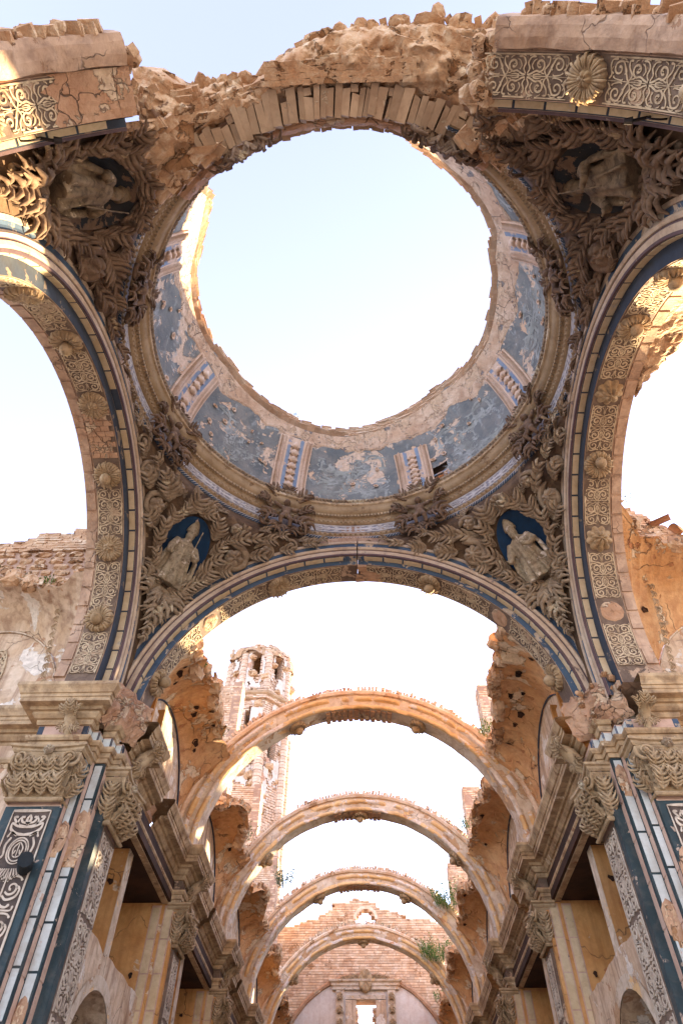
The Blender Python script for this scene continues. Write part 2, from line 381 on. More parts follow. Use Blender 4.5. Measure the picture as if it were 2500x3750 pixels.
for i in range(6):
    t = i/5; _r.append([(.26*t*math.cos(a)*(1+.12*ns(a*2, t, 3)), .26*t*math.sin(a)*(1+.12*ns(a*2, t, 5)), .012 + .02*ns(t*9, a*2, 1) if i < 5 else -.02) for a in np.linspace(0, 2*PI, 22)[:-1]])
PATCH.grid(_r, cv=True); PATCH = PATCH.mesh('bare_patch', 'bare', True)

# flat relief drawn with ribbons: path in (u, v), width, then mapped on a surface
def ribbon(mb, pts, w0, w1, fn, h=.008, n=5, bulb=0.0, smooth=True):
    P = catmull([(p[0], p[1], 0) for p in pts], n) if smooth else [Vector((p[0], p[1], 0)) for p in pts]
    m = len(P); L = []
    for i, p in enumerate(P):
        t = (P[min(i+1, m-1)] - P[max(i-1, 0)]); t = t.normalized() if t.length else Vector((1, 0, 0)); q = Vector((-t.y, t.x, 0))
        f = i / (m - 1); wd = lerp(w0, w1, f) * (.35 + .65 * math.sin(PI * min(1, .12 + f*.9)) ** .5) * .5
        if bulb and f > .8: wd += bulb * math.sin((f-.8)/.2*PI*.85)
        a, b = p + q*wd, p - q*wd
        L.append([fn(a.x, a.y, 0), fn(a.x, a.y, h), fn(b.x, b.y, h), fn(b.x, b.y, 0)])
    mb.grid(L)
    e = len(mb.v) - 4*m
def spiral(cx, cy, r, a0, turns, n=12, k=.8):
    return [(cx + r*(1-k*t)*math.cos(a0+turns*2*PI*t), cy + r*(1-k*t)*math.sin(a0+turns*2*PI*t)) for t in np.linspace(0, 1, n)]
def arab(mb, L, W, fn, h=.008, border=True, w=.032):
    """four-fold symmetric arabesque filling L x W"""
    a, b = L/2, W/2
    for su in (1, -1):
        for sv in (1, -1):
            g = lambda u, v, q: fn(u*su, v*sv, q)
            def rb(p, w0, w1, bulb=0): ribbon(mb, p, w0, w1, g, h, 4, bulb)
            s1 = spiral(.30*a, .52*b, .34*b, -2.2, 1.25); rb([(.02*a, .06*b), (.10*a, .10*b)] + s1, w, w*.6, w*.35)
            s2 = spiral(.74*a, .52*b, .34*b, 2.4, -1.2); rb([(.46*a, .05*b), (.52*a, .12*b)] + s2, w, w*.6, w*.35)
            rb([(.46*a, .06*b), (.42*a, .30*b), (.50*a, .55*b), (.52*a, .85*b), (.44*a, .88*b)], w*.8, w*.7, w*.3)
            rb([(.02*a, .12*b), (.07*a, .35*b), (.03*a, .62*b), (.09*a, .86*b), (.20*a, .90*b)], w*.7, w*.8, w*.2)
            rb([(.95*a, .08*b), (.90*a, .28*b), (.95*a, .62*b), (.92*a, .88*b), (.80*a, .92*b)], w*.8, w*.6, w*.3)
            rb([(.62*a, .10*b), (.66*a, .05*b), (.80*a, .10*b), (.86*a, .20*b)], w*.6, w*.4, w*.3)
            rb([(.16*a, .05*b), (.26*a, .10*b), (.36*a, .06*b)], w*.9, w*.4)
            rb([(.30*a, .52*b), (.26*a, .60*b), (.30*a, .70*b), (.36*a, .66*b)], w*.6, w*.5, w*.2)
            rb([(.60*a, .30*b), (.56*a, .42*b), (.60*a, .62*b)], w*.7, w*.5); rb([(.16*a, .30*b), (.12*a, .48*b), (.16*a, .70*b), (.22*a, .78*b)], w*.7, w*.5)
            rb([(.86*a, .30*b), (.92*a, .45*b), (.88*a, .62*b)], w*.7, w*.5); rb([(.42*a, .12*b), (.36*a, .16*b), (.32*a, .26*b)], w*.6, w*.5)
            rb([(.56*a, .80*b), (.62*a, .84*b), (.70*a, .80*b)], w*.6, w*.4); rb([(.04*a, .92*b), (.10*a, .96*b), (.16*a, .94*b)], w*.5, w*.5)
            rb([(.60*a, .90*b), (.68*a, .95*b), (.74*a, .90*b)], w*.5, w*.5); rb([(.30*a, .93*b), (.36*a, .88*b), (.38*a, .80*b)], w*.5, w*.4)
        g2 = lambda u, v, q: fn(u*su, v, q)
        ribbon(mb, [(.05*a, 0), (.3*a, 0), (.6*a, 0), (.97*a, 0)], w*.45, w*.3, g2, h, 3)
    if border:
        for sv in (1, -1):
            ribbon(mb, [(lerp(-a, a, k/8), sv*b*1.0) for k in range(9)], w*.8, w*.8, fn, h, 1, smooth=False)

# ------------------------------------------------------------------ ground
g = MB().grid([[(x, y, 0) for y in (-1500, -40, -14, 36, 60, 1500)] for x in (-1500, -40, -9, 9, 40, 1500)]); struct(g.build('ground', 'earth'))

# ------------------------------------------------------------------ the four arches of the crossing
def apt(th, s, R):
    if th < 0: return Vector((R, s, R*th))
    if th > PI: return Vector((-R, s, -R*(th-PI)))
    return Vector((R*math.cos(th), s, R*math.sin(th)))
def sweep(mb, prof, ths, closed=False, jit=None, flip=False):
    rows = [[apt(th + (jit(i, k) if jit else 0), s, R) for k, (s, R) in enumerate(prof)] for i, th in enumerate(ths)]
    b = len(mb.v); mb.grid(rows, cv=closed, flip=flip)
    if closed:
        n = len(prof); mb.f.append(tuple(b + k for k in range(n))); e = b + (len(rows)-1)*n; mb.f.append(tuple(e + k for k in range(n))[::-1])
def angs(a, b, step=2.0):
    n = max(2, int(abs(b-a)/step) + 1); return [rad(lerp(a, b, i/(n-1))) for i in range(n)]
ACACHE = {}
def make_arch(name, label, M, R0, step, spans, panels, rosettes, dcell=6.2, s_end=1.0, dark='blue_dark', strip=True, cells=None, missing=(), slab=False, leg=0.0, group='arches that carried the dome'):
    """R0: radius of the arabesque soffit; the cells sit on a soffit set back by `step`"""
    root = thing(name, label, 'arch', M, group)
    Rc = R0 + step; Ro = Rc + .55
    for (a, b) in spans:
        mb = MB(); th = angs(a, b)
        jit = lambda i, k, n=len(th): (.012*ns(k*1.7, i, 3) if i in (0, n-1) else 0)
        prof = [(.03, Ro+.15), (.03, Rc+.02), (.03, Rc), (.19, Rc), (.19, R0+.006), (.76, R0+.006), (.76, R0+.03), (s_end, R0+.03), (s_end, Ro+.35)]
        sweep(mb, prof, th, True, jit); mb.build('arch_body', 'arch_plaster', root, M=M)
        for nm, mat, pr in (
            ('fillet', 'purple_line', [(.03, Rc-.004), (-.012, Rc-.004), (-.012, Rc+.045), (.03, Rc+.045)]),
            ('flat_band', 'white_mould', [(.03, Rc+.045), (-.005, Rc+.045), (-.012, Rc+.10), (-.005, Rc+.16), (.03, Rc+.16)]),
            ('groove', 'purple_line', [(.03, Rc+.16), (.012, Rc+.165), (.012, Rc+.20), (.03, Rc+.205)]),
            ('roll_moulding', 'white_mould', [(.03, Rc+.20), (-.015, Rc+.205), (-.045, Rc+.25), (-.015, Rc+.295), (.03, Rc+.30)]),
            ('blue_band', 'blue_mid', [(.03, Rc+.30), (.0, Rc+.305), (.012, Rc+.36), (.0, Rc+.42), (.03, Rc+.425)]),
            ('outer_fillet', 'white_mould', [(.03, Rc+.42), (-.02, Rc+.425), (-.02, Rc+.50), (.05, Rc+.52)])):
            q = MB(); sweep(q, pr, th); q.build(nm, mat, root, M=M)
        q = MB(); sweep(q, [(.185, Rc-.006), (.182, R0+.01)], th); q.build('return_band', dark, root, M=M)  # blue painted step face between the cells and the frieze
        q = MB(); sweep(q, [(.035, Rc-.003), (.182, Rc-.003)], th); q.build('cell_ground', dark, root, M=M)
        q = MB(); sweep(q, [(.20, R0+.002), (.75, R0+.002)], th); q.build('frieze_ground', 'frieze_ground', root, M=M)
    def cached(key, fn, nm, mat, sm=False):
        if key not in ACACHE:
            mb = MB(); fn(mb); ACACHE[key] = mb.mesh(nm, mat, sm)
        return ACACHE[key]
    dth = rad(dcell)
    def cell(mb):
        e = dth*.045
        rows = [[apt(t, s, R) for (s, R) in ((.05, Rc), (.053, Rc-.016), (.172, Rc-.016), (.175, Rc))] for t in np.linspace(e, dth-e, 4)]
        sweep(mb, [(.05, Rc+.01), (.053, Rc-.016), (.172, Rc-.016), (.175, Rc+.01)], np.linspace(e, dth-e, 4), True)
    cm_ = cached(('cell', R0, step), cell, 'panel', 'cell_cream')
    for (a, b) in (cells or spans):
        k = math.ceil(a/dcell)
        while (k+1)*dcell <= b + .01:
            if k not in missing: put('panel', cm_, root, M @ RY(-k*dth))
            k += 1
    half = rad(12.5)
    # (negative angles bend as straight legs, so draw the motif round 90 degrees and turn it back)
    def pan2(mb, var=0):
        Lr = 2*half*R0 - .54
        arab(mb, Lr*.98, .50, lambda u, v, q: apt(PI/2 + u/R0, .475 + v, R0 - q - .001), h=.010, w=.0255)
        mb.f = [f for f in mb.f if noise.noise(Vector(mb.v[f[0]])*2.6 + Vector((var*13.0, 0, 0))) < .42]     # worn away here and there
    for n_, a in enumerate(panels):
        pm = cached(('arab', R0, n_ % 3), lambda mb, v_=n_ % 3: pan2(mb, v_), 'arabesque', 'frieze_white')
        put('arabesque', pm, root, M @ RY(-rad(a-90)))
    for a, kind in rosettes:
        F = M @ RY(-rad(a)) @ frame((R0, .475, 0), (0, 0, 1), (-1, 0, 0))
        if kind == 'p': put('bare_patch', PATCH, root, F); continue
        o = put('rosette', FLOWR if kind == 'f' else SHELLS[0 if kind == 's' else 1], root, F)
        if kind == 'c': put('cherub_head', HEADR, o, F @ T(-.06, 0, .16) @ RZ(-PI/2) @ RX(-.5))
    if strip:
        def blk(mb): sweep(mb, [(.785, R0+.05), (.785, R0+.005), (s_end-.01, R0+.005), (s_end+.006, R0+.05)], np.linspace(.008, dth*1.0-.008, 4) + PI/4, True)
        bm_ = cached(('blk', R0, s_end), blk, 'block', 'arch_plaster')
        for (a, b) in spans:
            k = math.ceil(a/dcell)
            while (k+1)*dcell <= b:
                if random.random() > .04: put('block', bm_, root, M @ RY(-(k*dth - PI/4)))
                k += 1
    if slab:
        for (a, b) in spans:
            q = MB(); th = angs(a, b, 1.0)
            rows = [[apt(t, s + .02*ns(t*9, k, 2), R + .02*fbm((t*14, k*2, 5))) for k, (s, R) in enumerate([(.78, R0+.08), (.79, R0-.10), (.92, R0-.13), (1.05, R0-.12), (1.14, R0-.08), (1.16, R0+.1), (1.16, R0+.5), (.78, R0+.5)])] for t in th]
            bb = len(q.v); q.grid(rows, cv=True); q.f.append(tuple(bb+k for k in range(8))); q.f.append(tuple(bb+(len(rows)-1)*8+k for k in range(8)))
            q.build('slab', 'arch_plaster', root, M=M)
    return root
PANELS = [27.5, 52.5, 77.5, 102.5, 127.5, 152.5]
ZW, ZS = 9.09, 9.68
MW = T(0, 4.55, ZW); ML = T(-4.67, 0, ZS) @ RZ(PI/2); MR = T(4.67, 0, ZS) @ RZ(-PI/2); ME = T(0, -4.9, ZW) @ RZ(PI)
west = make_arch('crossing_arch', 'cracked round arch over the nave mouth with arabesque soffit and cream cells', MW, 4.36, .16,
    [(0, 88.6), (88.95, 180)], PANELS, [(15, 'c'), (40, 'p'), (65, 'c'), (115, 's'), (140, 'p'), (165, 'c')], dcell=6.2, s_end=.78, dark='blue_mid', strip=False, missing=(14,))
left = make_arch('crossing_arch', 'round transept arch with shell rosettes, one end touched by golden sun', ML, 3.58, .30,
    [(-11, 191)], [2.5] + PANELS[:2] + [102.5, 127.5, 152.5, 177.5], [(15, 'c'), (40, 's'), (65, 'c'), (90, 's'), (115, 'c'), (140, 's'), (165, 'c')], dcell=6.6, missing=(13,))
right = make_arch('crossing_arch', 'round transept arch with flower rosettes beside a sunlit ragged vault edge', MR, 3.58, .30,
    [(-11, 191)], PANELS + [177.5], [(15, 'c'), (40, 'c'), (65, 'c'), (90, 'f'), (115, 'c'), (140, 'f'), (165, 'p')], dcell=6.6)
# bare brick bed where the soffit of the left arch has dropped off
for (a0, a1) in ((71, 88),):
    mb = MB(); rng = random.Random(3)
    for i in range(9):
        for j in range(3):
            t0 = rad(lerp(a0, a1, i/9)); t1 = rad(lerp(a0, a1, (i+.93)/9)); s0 = .21 + j*.18 + (.08 if i % 2 else 0); s1 = min(.75, s0+.168)
            if s1 - s0 < .05: continue
            q = MB(); d = rng.uniform(0, .02); sweep(q, [(s0, 3.62), (s0, 3.565-d), (s1, 3.565-d), (s1, 3.62)], [t0, (t0+t1)/2, t1], True); q.build('brick', 'bare', left, M=ML)
# east arch: only its two springers stand
east_l = make_arch('arch_springer', 'broken end of the fallen arch, flaked plaster and short run of cream cells', ME, 4.22, .30, [(-4, 47)], [27.5], [(15, 's')], dcell=6.2, slab=True, strip=False, group='broken ends of the fallen arch')
east_r = make_arch('arch_springer', 'broken end of the fallen arch with round boss, arabesque and long row of cream cells', ME, 4.22, .30, [(121, 184)], [127.5, 152.5], [(140, 's'), (165, 'c')], dcell=6.2, slab=True, strip=False, cells=[(114, 184)], group='broken ends of the fallen arch')

# plaster off the torn end of the left springer, down to rough bedding
q = MB(); rows = []
for i in range(24):
    f = i/23; rows.append([apt(rad(lerp(31 + 3*ns(k*.5, 1, 2), 47.5, f)), lerp(.2, .77, k/10), 4.22 - .012 - .03*f*(1+fbm((f*6, k*.6, 3), 1, 4))) for k in range(11)])
q.grid(rows); q.build('bare_patch', 'bare', east_l, M=ME)
# the thin crack of light at the crown: rough bare edges
mb = MB(); rng = random.Random(5)
for i in range(14):
    a = rad(rng.uniform(82, 88.0)); F = RY(-a) @ frame((4.36, rng.uniform(.22, .7), 0), (0, 0, 1), (-1, 0, 0))
    put('brick', MB().box((-.11, -.05, -.03), (.11, .05, .03 + rng.uniform(0, .02)), None, .012, rng).mesh('brick', 'bare'), west, MW @ F)

# masonry that fills the spandrels over the arches up to the dome
def spandrel(M, Ro, zc, half, ztop, s0, s1, parent, a0=0, a1=180, ragged=0.0):
    mb = MB(); rows = []
    for i in range(61):
        x = lerp(-half, half, i/60)
        zl = math.sqrt(max(Ro*Ro - x*x, 0)) if abs(x) < Ro else 0.0
        zt = ztop - zc + ragged*fbm((x*2, zc, 3), 1, 4)
        rows.append([(x, s0, zl), (x, s0, zt), (x, s1, zt), (x, s1, zl)])
    mb.grid(rows, cv=True); mb.build('spandrel_masonry', 'mortar', parent, M=M)
spandrel(ML, 4.5, ZS, 5.6, 15.66, .25, .96, left); spandrel(MR, 4.5, ZS, 5.6, 15.66, .25, .96, right); spandrel(MW, 5.15, ZW, 5.6, 15.66, .25, .74, west)

# ------------------------------------------------------------------ pendentives
R_SIDE = 3.58 + .30 + .50; R_WEST = 4.36 + .16 + .50
def pend(a, z, sx=1, sy=1):
    yf = 4.56 if sy > 0 else 4.9
    h = min(max((z - 14.0)/.5, 0), 1)
    xf = min(math.sqrt(max(R_WEST**2 - max(z - ZW, 0)**2, 0)), 4.66)
    ys = min(math.sqrt(max(R_SIDE**2 - max(z - ZS, 0)**2, 0)), yf)
    ra, rb = math.hypot(xf, yf), math.hypot(4.66, ys); aa, ab = math.atan2(xf, yf), math.atan2(4.66, ys)
    r = lerp(ra, rb, a) + .10*math.sin(PI*a)*min(1, max(0, z-11)/2); an = lerp(aa, ab, a)
    r = lerp(r, 4.86, h)
    return Vector((sx*r*math.sin(an), sy*r*math.cos(an), z))
def pend_w(z): 
    return (pend(0, z) - pend(1, z)).length + 1e-3
def make_pend(sx, sy, label, seed, rubble=False):
    rng = random.Random(seed); root = thing('pendentive', label, 'pendentive', T(sx*4.67, sy*4.5, 9.2), 'pendentives under the dome ring')
    cut = 0 if sy > 0 else rad(27 if sx > 0 else 38)                                  # the fallen arch took the inner corner with it
    def amin(z):
        if not cut or z < 13.3: return 0.0
        p, q = pend(0, z, sx, sy), pend(1, z, sx, sy); f0, f1 = (math.atan2(abs(v.x), abs(v.y)) for v in (p, q))
        return min(.6, max(0, (cut + .06*ns(z*4, 2) - f0)/max(.05, f1-f0)))
    mb = MB(); rows = []
    for i in range(34):
        z = lerp(9.2, 14.56, i/33)
        a0 = amin(z); rows.append([pend(lerp(a0, 1, j/24), z, sx, sy) for j in range(25)])
    mb.grid(rows, flip=(sx*sy < 0)); mb.build('ground', 'pend_ground', root, True)
    if cut:
        q = MB(); rows = []
        for i in range(40):
            z = lerp(12.7, 14.75, i/39); a1 = amin(min(z, 14.5)) + (.10 if z > 13.2 else .04); zz = min(z, 14.55)
            lo = max(-.02, a1 - (.10 if sx > 0 else .24)) if z > 13.7 else -.02
            rows.append([pend(lerp(lo, a1, j/26), zz, sx, sy) + (Vector((-sx*.5, -sy*.6, -.5)))*((.10 + .22*fbm((sx*4 + j*.28, z*3.2, 5), 1, 5))*math.sin(PI*j/26)) + Vector((0, 0, z - zz)) for j in range(27)])
        q.grid(rows); q.build('torn_corner', 'rubble', root, True)
        for k in range(18):
            z = rng.uniform(13.2, 14.7); am_ = amin(min(z, 14.5)); a_ = rng.uniform(max(-.02, am_ - (.03 if sx > 0 else .12)) if z > 13.7 else -.02, am_ + .07); p = pend(a_, min(z, 14.55), sx, sy)
            SL = MB().box((-.5, -.35, -.12), (.5, .35, .12), None, .08, rng).mesh('brick', 'rubble')
            put('brick', SL, root, T(*(p + Vector((-sx*.06, -sy*.08, -.05)))) @ RZ(-sx*sy*rng.uniform(.5, .9)) @ RX(rng.uniform(-.3, .3)) @ SC((.26, .25, .3)))
    Zc = 13.02
    def sxy(x, y):
        z = Zc + y*.86; a = .5 + x/pend_w(z); return a, z
    def nrm(a, z):
        du = pend(a+.01, z, sx, sy) - pend(a-.01, z, sx, sy); dv = pend(a, z+.03, sx, sy) - pend(a, z-.03, sx, sy)
        n = du.cross(dv).normalized(); c = Vector((0, 0, 12)) - pend(a, z, sx, sy); c.z = -.3
        return (n if n.dot(c) > 0 else -n), du.normalized(), dv.normalized()
    def place(x, y, ang, s, me, name, par=None, off=.0, flipy=False):
        a, z = sxy(x, y)
        if not (.02 + amin(z) < a < .98) or z > 14.5: return None
        p = pend(a, z, sx, sy); n, du, dv = nrm(a, z)
        d = du*math.cos(ang) + dv*math.sin(ang)
        F = frame(p + n*off, d, n)
        sc_ = s if not flipy else (s, -s, s)
        return put(name, me, par or root, F @ SC(sc_))
    # oval niche: painted field, raised leafy rim
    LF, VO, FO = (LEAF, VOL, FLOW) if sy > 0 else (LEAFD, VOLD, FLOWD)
    mb = MB(); rows = []
    for i in range(8):
        t = i/7; rw = []
        for k in range(36):
            an = 2*PI*k/36; a, z = sxy(.58*t*math.cos(an), .88*t*math.sin(an)); n = nrm(a, z)[0]; rw.append(pend(a, z, sx, sy) + n*(.012 + .08*t**5))
        rows.append(rw)
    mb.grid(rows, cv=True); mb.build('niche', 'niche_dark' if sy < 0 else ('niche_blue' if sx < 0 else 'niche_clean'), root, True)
    for k in range(18):
        an = 2*PI*k/18 + rng.uniform(-.06, .06)
        x, y = .66*math.cos(an), .97*math.sin(an); cs = math.cos(an) > 0
        tang = math.atan2(.97*math.cos(an), -.66*math.sin(an)) if cs else math.atan2(-.97*math.cos(an), .66*math.sin(an))
        place(x, y, tang + rng.uniform(-.6, .1)*(1 if cs else -1), rng.uniform(.42, .58), rng.choice(LF[:3]), 'leaf', off=.04)
    # palm drop under the niche
    for k, (dx, dy, an, s) in enumerate([(0, -1.0, -PI/2, .72), (-.16, -.98, -2.15, .62), (.16, -.98, -1.0, .62), (-.3, -.92, -2.7, .5), (.3, -.92, -.45, .5), (0, -1.42, -PI/2, .6), (-.1, -1.45, -2.0, .46), (.1, -1.45, -1.1, .46), (0, -1.82, -PI/2, .46), (0, -2.15, -PI/2, .34)]):
        place(dx, dy, an, s, LF[2 if k < 5 else 0], 'leaf', off=.05)
    for dx, dy, s in ((.2, -1.4, .08), (-.2, -1.42, .08), (.12, -1.8, .065), (-.12, -1.78, .065), (0, -2.4, .06)): place(dx, dy, 0, s, POD, 'fruit')
    # big scrolls that run out to the two upper corners
    for sg in (1, -1):
        for (x, y, s, an) in ((1.16, .40, .34, 2.2), (.98, -.42, .22, -.6), (1.74, .78, .25, 2.6), (.84, 1.06, .20, 1.2), (.66, -1.0, .14, -1.0), (2.2, 1.05, .15, 2.4)):
            s *= rng.uniform(.92, 1.12)
            o = place(sg*x, y, an if sg > 0 else PI-an, s, rng.choice(VO), 'scroll', off=.03, flipy=(sg < 0))
            if o and s > .17: place(sg*x, y, rng.uniform(0, 6), s*.66, rng.choice(FO), 'flower', off=.12)
        for (x, y, an, s) in ((.86, .78, .9, .6), (.88, .05, .2, .5), (1.46, .60, .5, .56), (1.46, .20, -.2, .44), (2.02, .92, .25, .46), (2.42, 1.14, .18, .42), (2.72, 1.24, .15, .34), (.80, -.70, -.9, .46), (1.16, .92, 1.0, .5), (1.5, 1.06, .5, .42),
                              (1.1, -.1, -.5, .46), (1.85, 1.22, .3, .36), (1.02, -.75, -1.1, .36)):
            place(sg*x, y, an if sg > 0 else PI-an, s, rng.choice(LF), 'leaf', off=.02)
    for k in range(84):                                              # small leaves between
        z = rng.uniform(12.0, 14.3); wd = pend_w(z); x = rng.uniform(-.45, .45)*wd; y = (z-Zc)/.86
        if (x/.80)**2 + (y/1.1)**2 < 1: continue
        place(x, y, math.atan2(y+.2, x) + rng.uniform(-1.2, 1.2), rng.uniform(.20, .36), rng.choice(LF), 'leaf', off=-.02)
    place(0, 1.12, PI/2, .45, SHELLS_BIG, 'shell', off=.06)
    return root, place, nrm, sxy
SHELLS_BIG = shell_mb(.5, 9, .5, True, 36).mesh('shell', 'stucco', True)
# bishop: robe with folds, cape, arms, bearded head, mitre, all grown together
def bishop_mesh(seed, mat='figure'):
    mb = MB(); rng = random.Random(seed); rows = []
    prof = [(0, .27, .17), (.05, .285, .18), (.2, .25, .16), (.4, .215, .145), (.55, .20, .14), (.68, .215, .14), (.78, .20, .13), (.84, .15, .11), (.88, .07, .07), (.92, .06, .065)]
    n = 56
    for i in range(30):
        t = i/29*.92; rx = pw(t, [p[0] for p in prof], [p[1] for p in prof]); ry = pw(t, [p[0] for p in prof], [p[2] for p in prof]); f = max(0, 1-t/.75)
        rows.append([((rx + .050*f*math.sin(9*a+2*t+1.5*math.sin(a)) + .018*f*math.sin(17*a))*math.cos(a) + .05*t, (ry + .055*f*math.sin(9*a+2*t) + .02*math.sin(15*a)*f)*math.sin(a) + .05*f, t) for a in [2*PI*k/n for k in range(n)]])
    b = len(mb.v); mb.grid(rows, cv=True); mb.f.append(tuple(b+k for k in range(n))[::-1]); mb.f.append(tuple(b+29*n+k for k in range(n)))
    mb.add(head_mb(.095), T(.05, .02, .98))
    mb.ball((.05, .085, .905), .055, 6, 8, (1, .8, 1.3))                              # beard
    m = []                                                                           # mitre
    for i in range(9):
        t = i/8; wx = .105*(1 - t**2.2)+.006; m.append([(.05 + wx*math.cos(a), .01+(.085*(1-t)+.02)*math.sin(a), 1.04 + .27*t) for a in np.linspace(0, 2*PI, 17)[:-1]])
    b = len(mb.v); mb.grid(m, cv=True); mb.f.append(tuple(b+k for k in range(16))[::-1]); mb.f.append(tuple(b+8*16+k for k in range(16)))
    mb.tube([(.20, .03, .80), (.28, .10, .62), (.30, .20, .50), (.26, .27, .50)], [.075, .07, .055, .035], 10)
    mb.tube([(-.12, .03, .80), (-.22, .10, .64), (-.16, .22, .58), (-.06, .27, .64)], [.075, .07, .05, .035], 10)
    for k, (x0, dx) in enumerate(((.26, .06), (-.24, -.05))):                         # hanging cape edges
        mb.tube([(x0*.75, .02, .80), (x0+dx*.5, .06, .55), (x0+dx, .06, .30), (x0+dx*.6, .05, .08)], [.05, .075, .085, .03], 8, squash=.5)
    for k in range(5): mb.ball((.28 + .012*k, .28, .47 + .018*k), .017, 4, 6)
    mb.tube([(-.05, .29, .3), (-.05, .28, .7), (-.045, .25, 1.1)], .012, 6)           # crozier staff
    return mb.mesh('figure', mat, True)
PD = {}
for (sx, sy, lab, sd_) in ((-1, 1, 'carved pendentive with flaking blue oval, left of the nave arch', 11), (1, 1, 'carved pendentive with clean deep blue oval beside the nave arch', 12),
                           (-1, -1, 'carved pendentive with its upper corner broken to rubble, lower leaves gilded by sun', 13), (1, -1, 'dark crowded pendentive below the broken arch with the boss', 14)):
    root, place, nrm, sxy = make_pend(sx, sy, lab, sd_)
    a, z = sxy(0.03*sx, -.86); a2, z2 = sxy(-.04, .6)
    p = pend(a, z, sx, sy); q = pend(a2, z2, sx, sy); n, du, dv = nrm(.5, 13.0)
    up = (q - p).normalized(); n2 = (n - up*n.dot(up)).normalized()
    M = Matrix((n2.cross(up) * -1, n2, up)).transposed().to_4x4()
    x = n2.cross(up) * -1
    M = Matrix((up.cross(n2) * -1, n2, up)).transposed().to_4x4(); M.translation = p + n*.06; M = M @ SC((1.36, 1.25, 1.30))
    fl = {(-1, 1): 'weathered bishop statue in the flaking blue oval', (1, 1): 'bishop statue in mitre and pale cape in the deep blue oval', (-1, -1): 'bishop statue lying in the pendentive with sunlit leaves',
          (1, -1): 'weathered bishop statue in the dark crowded pendentive below the boss'}[(sx, sy)]
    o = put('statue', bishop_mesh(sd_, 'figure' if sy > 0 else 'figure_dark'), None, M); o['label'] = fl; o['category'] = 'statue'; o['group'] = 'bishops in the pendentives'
    md = o.modifiers.new('join', 'REMESH'); md.mode = 'VOXEL'; md.voxel_size = .014; md.use_smooth_shade = True
    PD[(sx, sy)] = root

# ------------------------------------------------------------------ dome ring
def apz(az, r, z): return Vector((r*math.sin(az), r*math.cos(az), z))
def ringsweep(mb, prof, a0, a1, step=2.0, jit=None):
    az = angs(a0, a1, step)
    mb.grid([[apz(t, r + (jit(t, k) if jit else 0), z) for k, (r, z) in enumerate(prof)] for t in az], flip=False); return mb
ring = thing('dome_ring', 'moulded round cornice ring under the open dome with arabesque frieze', 'cornice', T(0, 0, 14.5))
A0, A1 = -140, 158
LIPW = lambda t, k: .012*fbm((t*9, k*.7, 2))
ringsweep(MB(), [(4.90, 14.40), (4.87, 14.50), (4.83, 14.52)], A0, A1).build('base_band', 'gold_mould', ring, True)
ringsweep(MB(), [(4.86, 14.50), (4.82, 14.52), (4.80, 14.56), (4.82, 14.60), (4.86, 14.61)], A0, A1).build('rope_moulding', 'blue_mid', ring, True)
mb = MB()
for k in range(int((A1-A0)/.9)):                                                    # pale threads of the rope
    t = rad(A0 + k*.9); mb.tube([apz(t, 4.835, 14.515), apz(t+.012, 4.793, 14.56), apz(t+.024, 4.83, 14.605)], .009, 4)
mb.build('rope_threads', 'lavender_white', ring, kind='stuff')
ringsweep(MB(), [(4.86, 14.61), (4.80, 14.63), (4.78, 14.68), (4.80, 14.72), (4.83, 14.73)], A0, A1).build('egg_band', 'gold_mould', ring, True)
mb = MB()
for k in range(int((A1-A0)/1.6)):
    t = rad(A0 + k*1.6); mb.ball(apz(t, 4.785, 14.675), .038, 4, 6, (1, 1, 1))
mb.build('egg_course', 'gold_mould', ring, True, kind='stuff')
ringsweep(MB(), [(4.83, 14.73), (4.815, 14.74), (4.80, 15.05), (4.83, 15.06)], A0, A1).build('frieze', 'lavender_frieze', ring)
for k in range(8):
    a = rad(-135 + 45*k + 22.5 - 22.5); az = rad([-135, -90, -45, 0, 45, 90, 135][k]) if k < 7 else None
    if az is None: break
    q = MB(); r_ = 4.805
    arab(q, 2*rad(17.5)*r_, .24, lambda u, v, h: apz(az + u/r_, r_ - h - .002, 14.895 + v), h=.01, w=.030)
    q.build('arabesque', 'lavender_white', ring)
ringsweep(MB(), [(4.83, 15.05), (4.73, 15.06), (4.71, 15.10), (4.73, 15.15), (4.70, 15.16), (4.70, 15.22), (4.66, 15.22)], A0-6, A1+4).build('bead_band', 'gold_mould', ring, True)
mb = MB()
for k in range(int((A1-A0)/1.45)):
    t = rad(A0 + k*1.45); mb.ball(apz(t, 4.715, 15.105), .036, 4, 6)
mb.build('bead_course', 'gold_mould', ring, True, kind='stuff')
mb = MB()
for k in range(int((A1-A0)/1.1)):
    t = rad(A0 + k*1.1); M = frame(apz(t, 4.66, 15.25), apz(t+PI/2, 1, 0), (0, 0, 1)); mb.box((-.03, -.05, -.035), (.03, .05, .035), M)
mb.build('dentil_course', 'gold_mould', ring, kind='stuff')
ringsweep(MB(), [(4.70, 15.22), (4.66, 15.28), (4.60, 15.30), (4.55, 15.34), (4.51, 15.40), (4.49, 15.47), (4.47, 15.48)], -176, 178, jit=LIPW).build('cove', 'gold_mould', ring, True)
ringsweep(MB(), [(4.47, 15.48), (4.44, 15.50), (4.44, 15.58), (4.47, 15.62), (4.70, 15.66), (4.95, 15.66), (4.95, 15.3), (4.70, 15.2)], -180, 180, jit=LIPW).build('lip', 'cornice', ring)
mb = MB()
for k in range(int(300/1.3)):
    t = rad(-142 + k*1.3); F = frame(apz(t, 4.45, 15.56), (0, 0, 1), -apz(t, 1, 0)) @ RZ(random.uniform(-.3, .3))
    q = leaf_mb(.12, .10, 2.2, .5, 2, nu=5, nv=5); mb.add(q, F)
mb.build('leaf_crest', 'stucco', ring, True, kind='stuff')

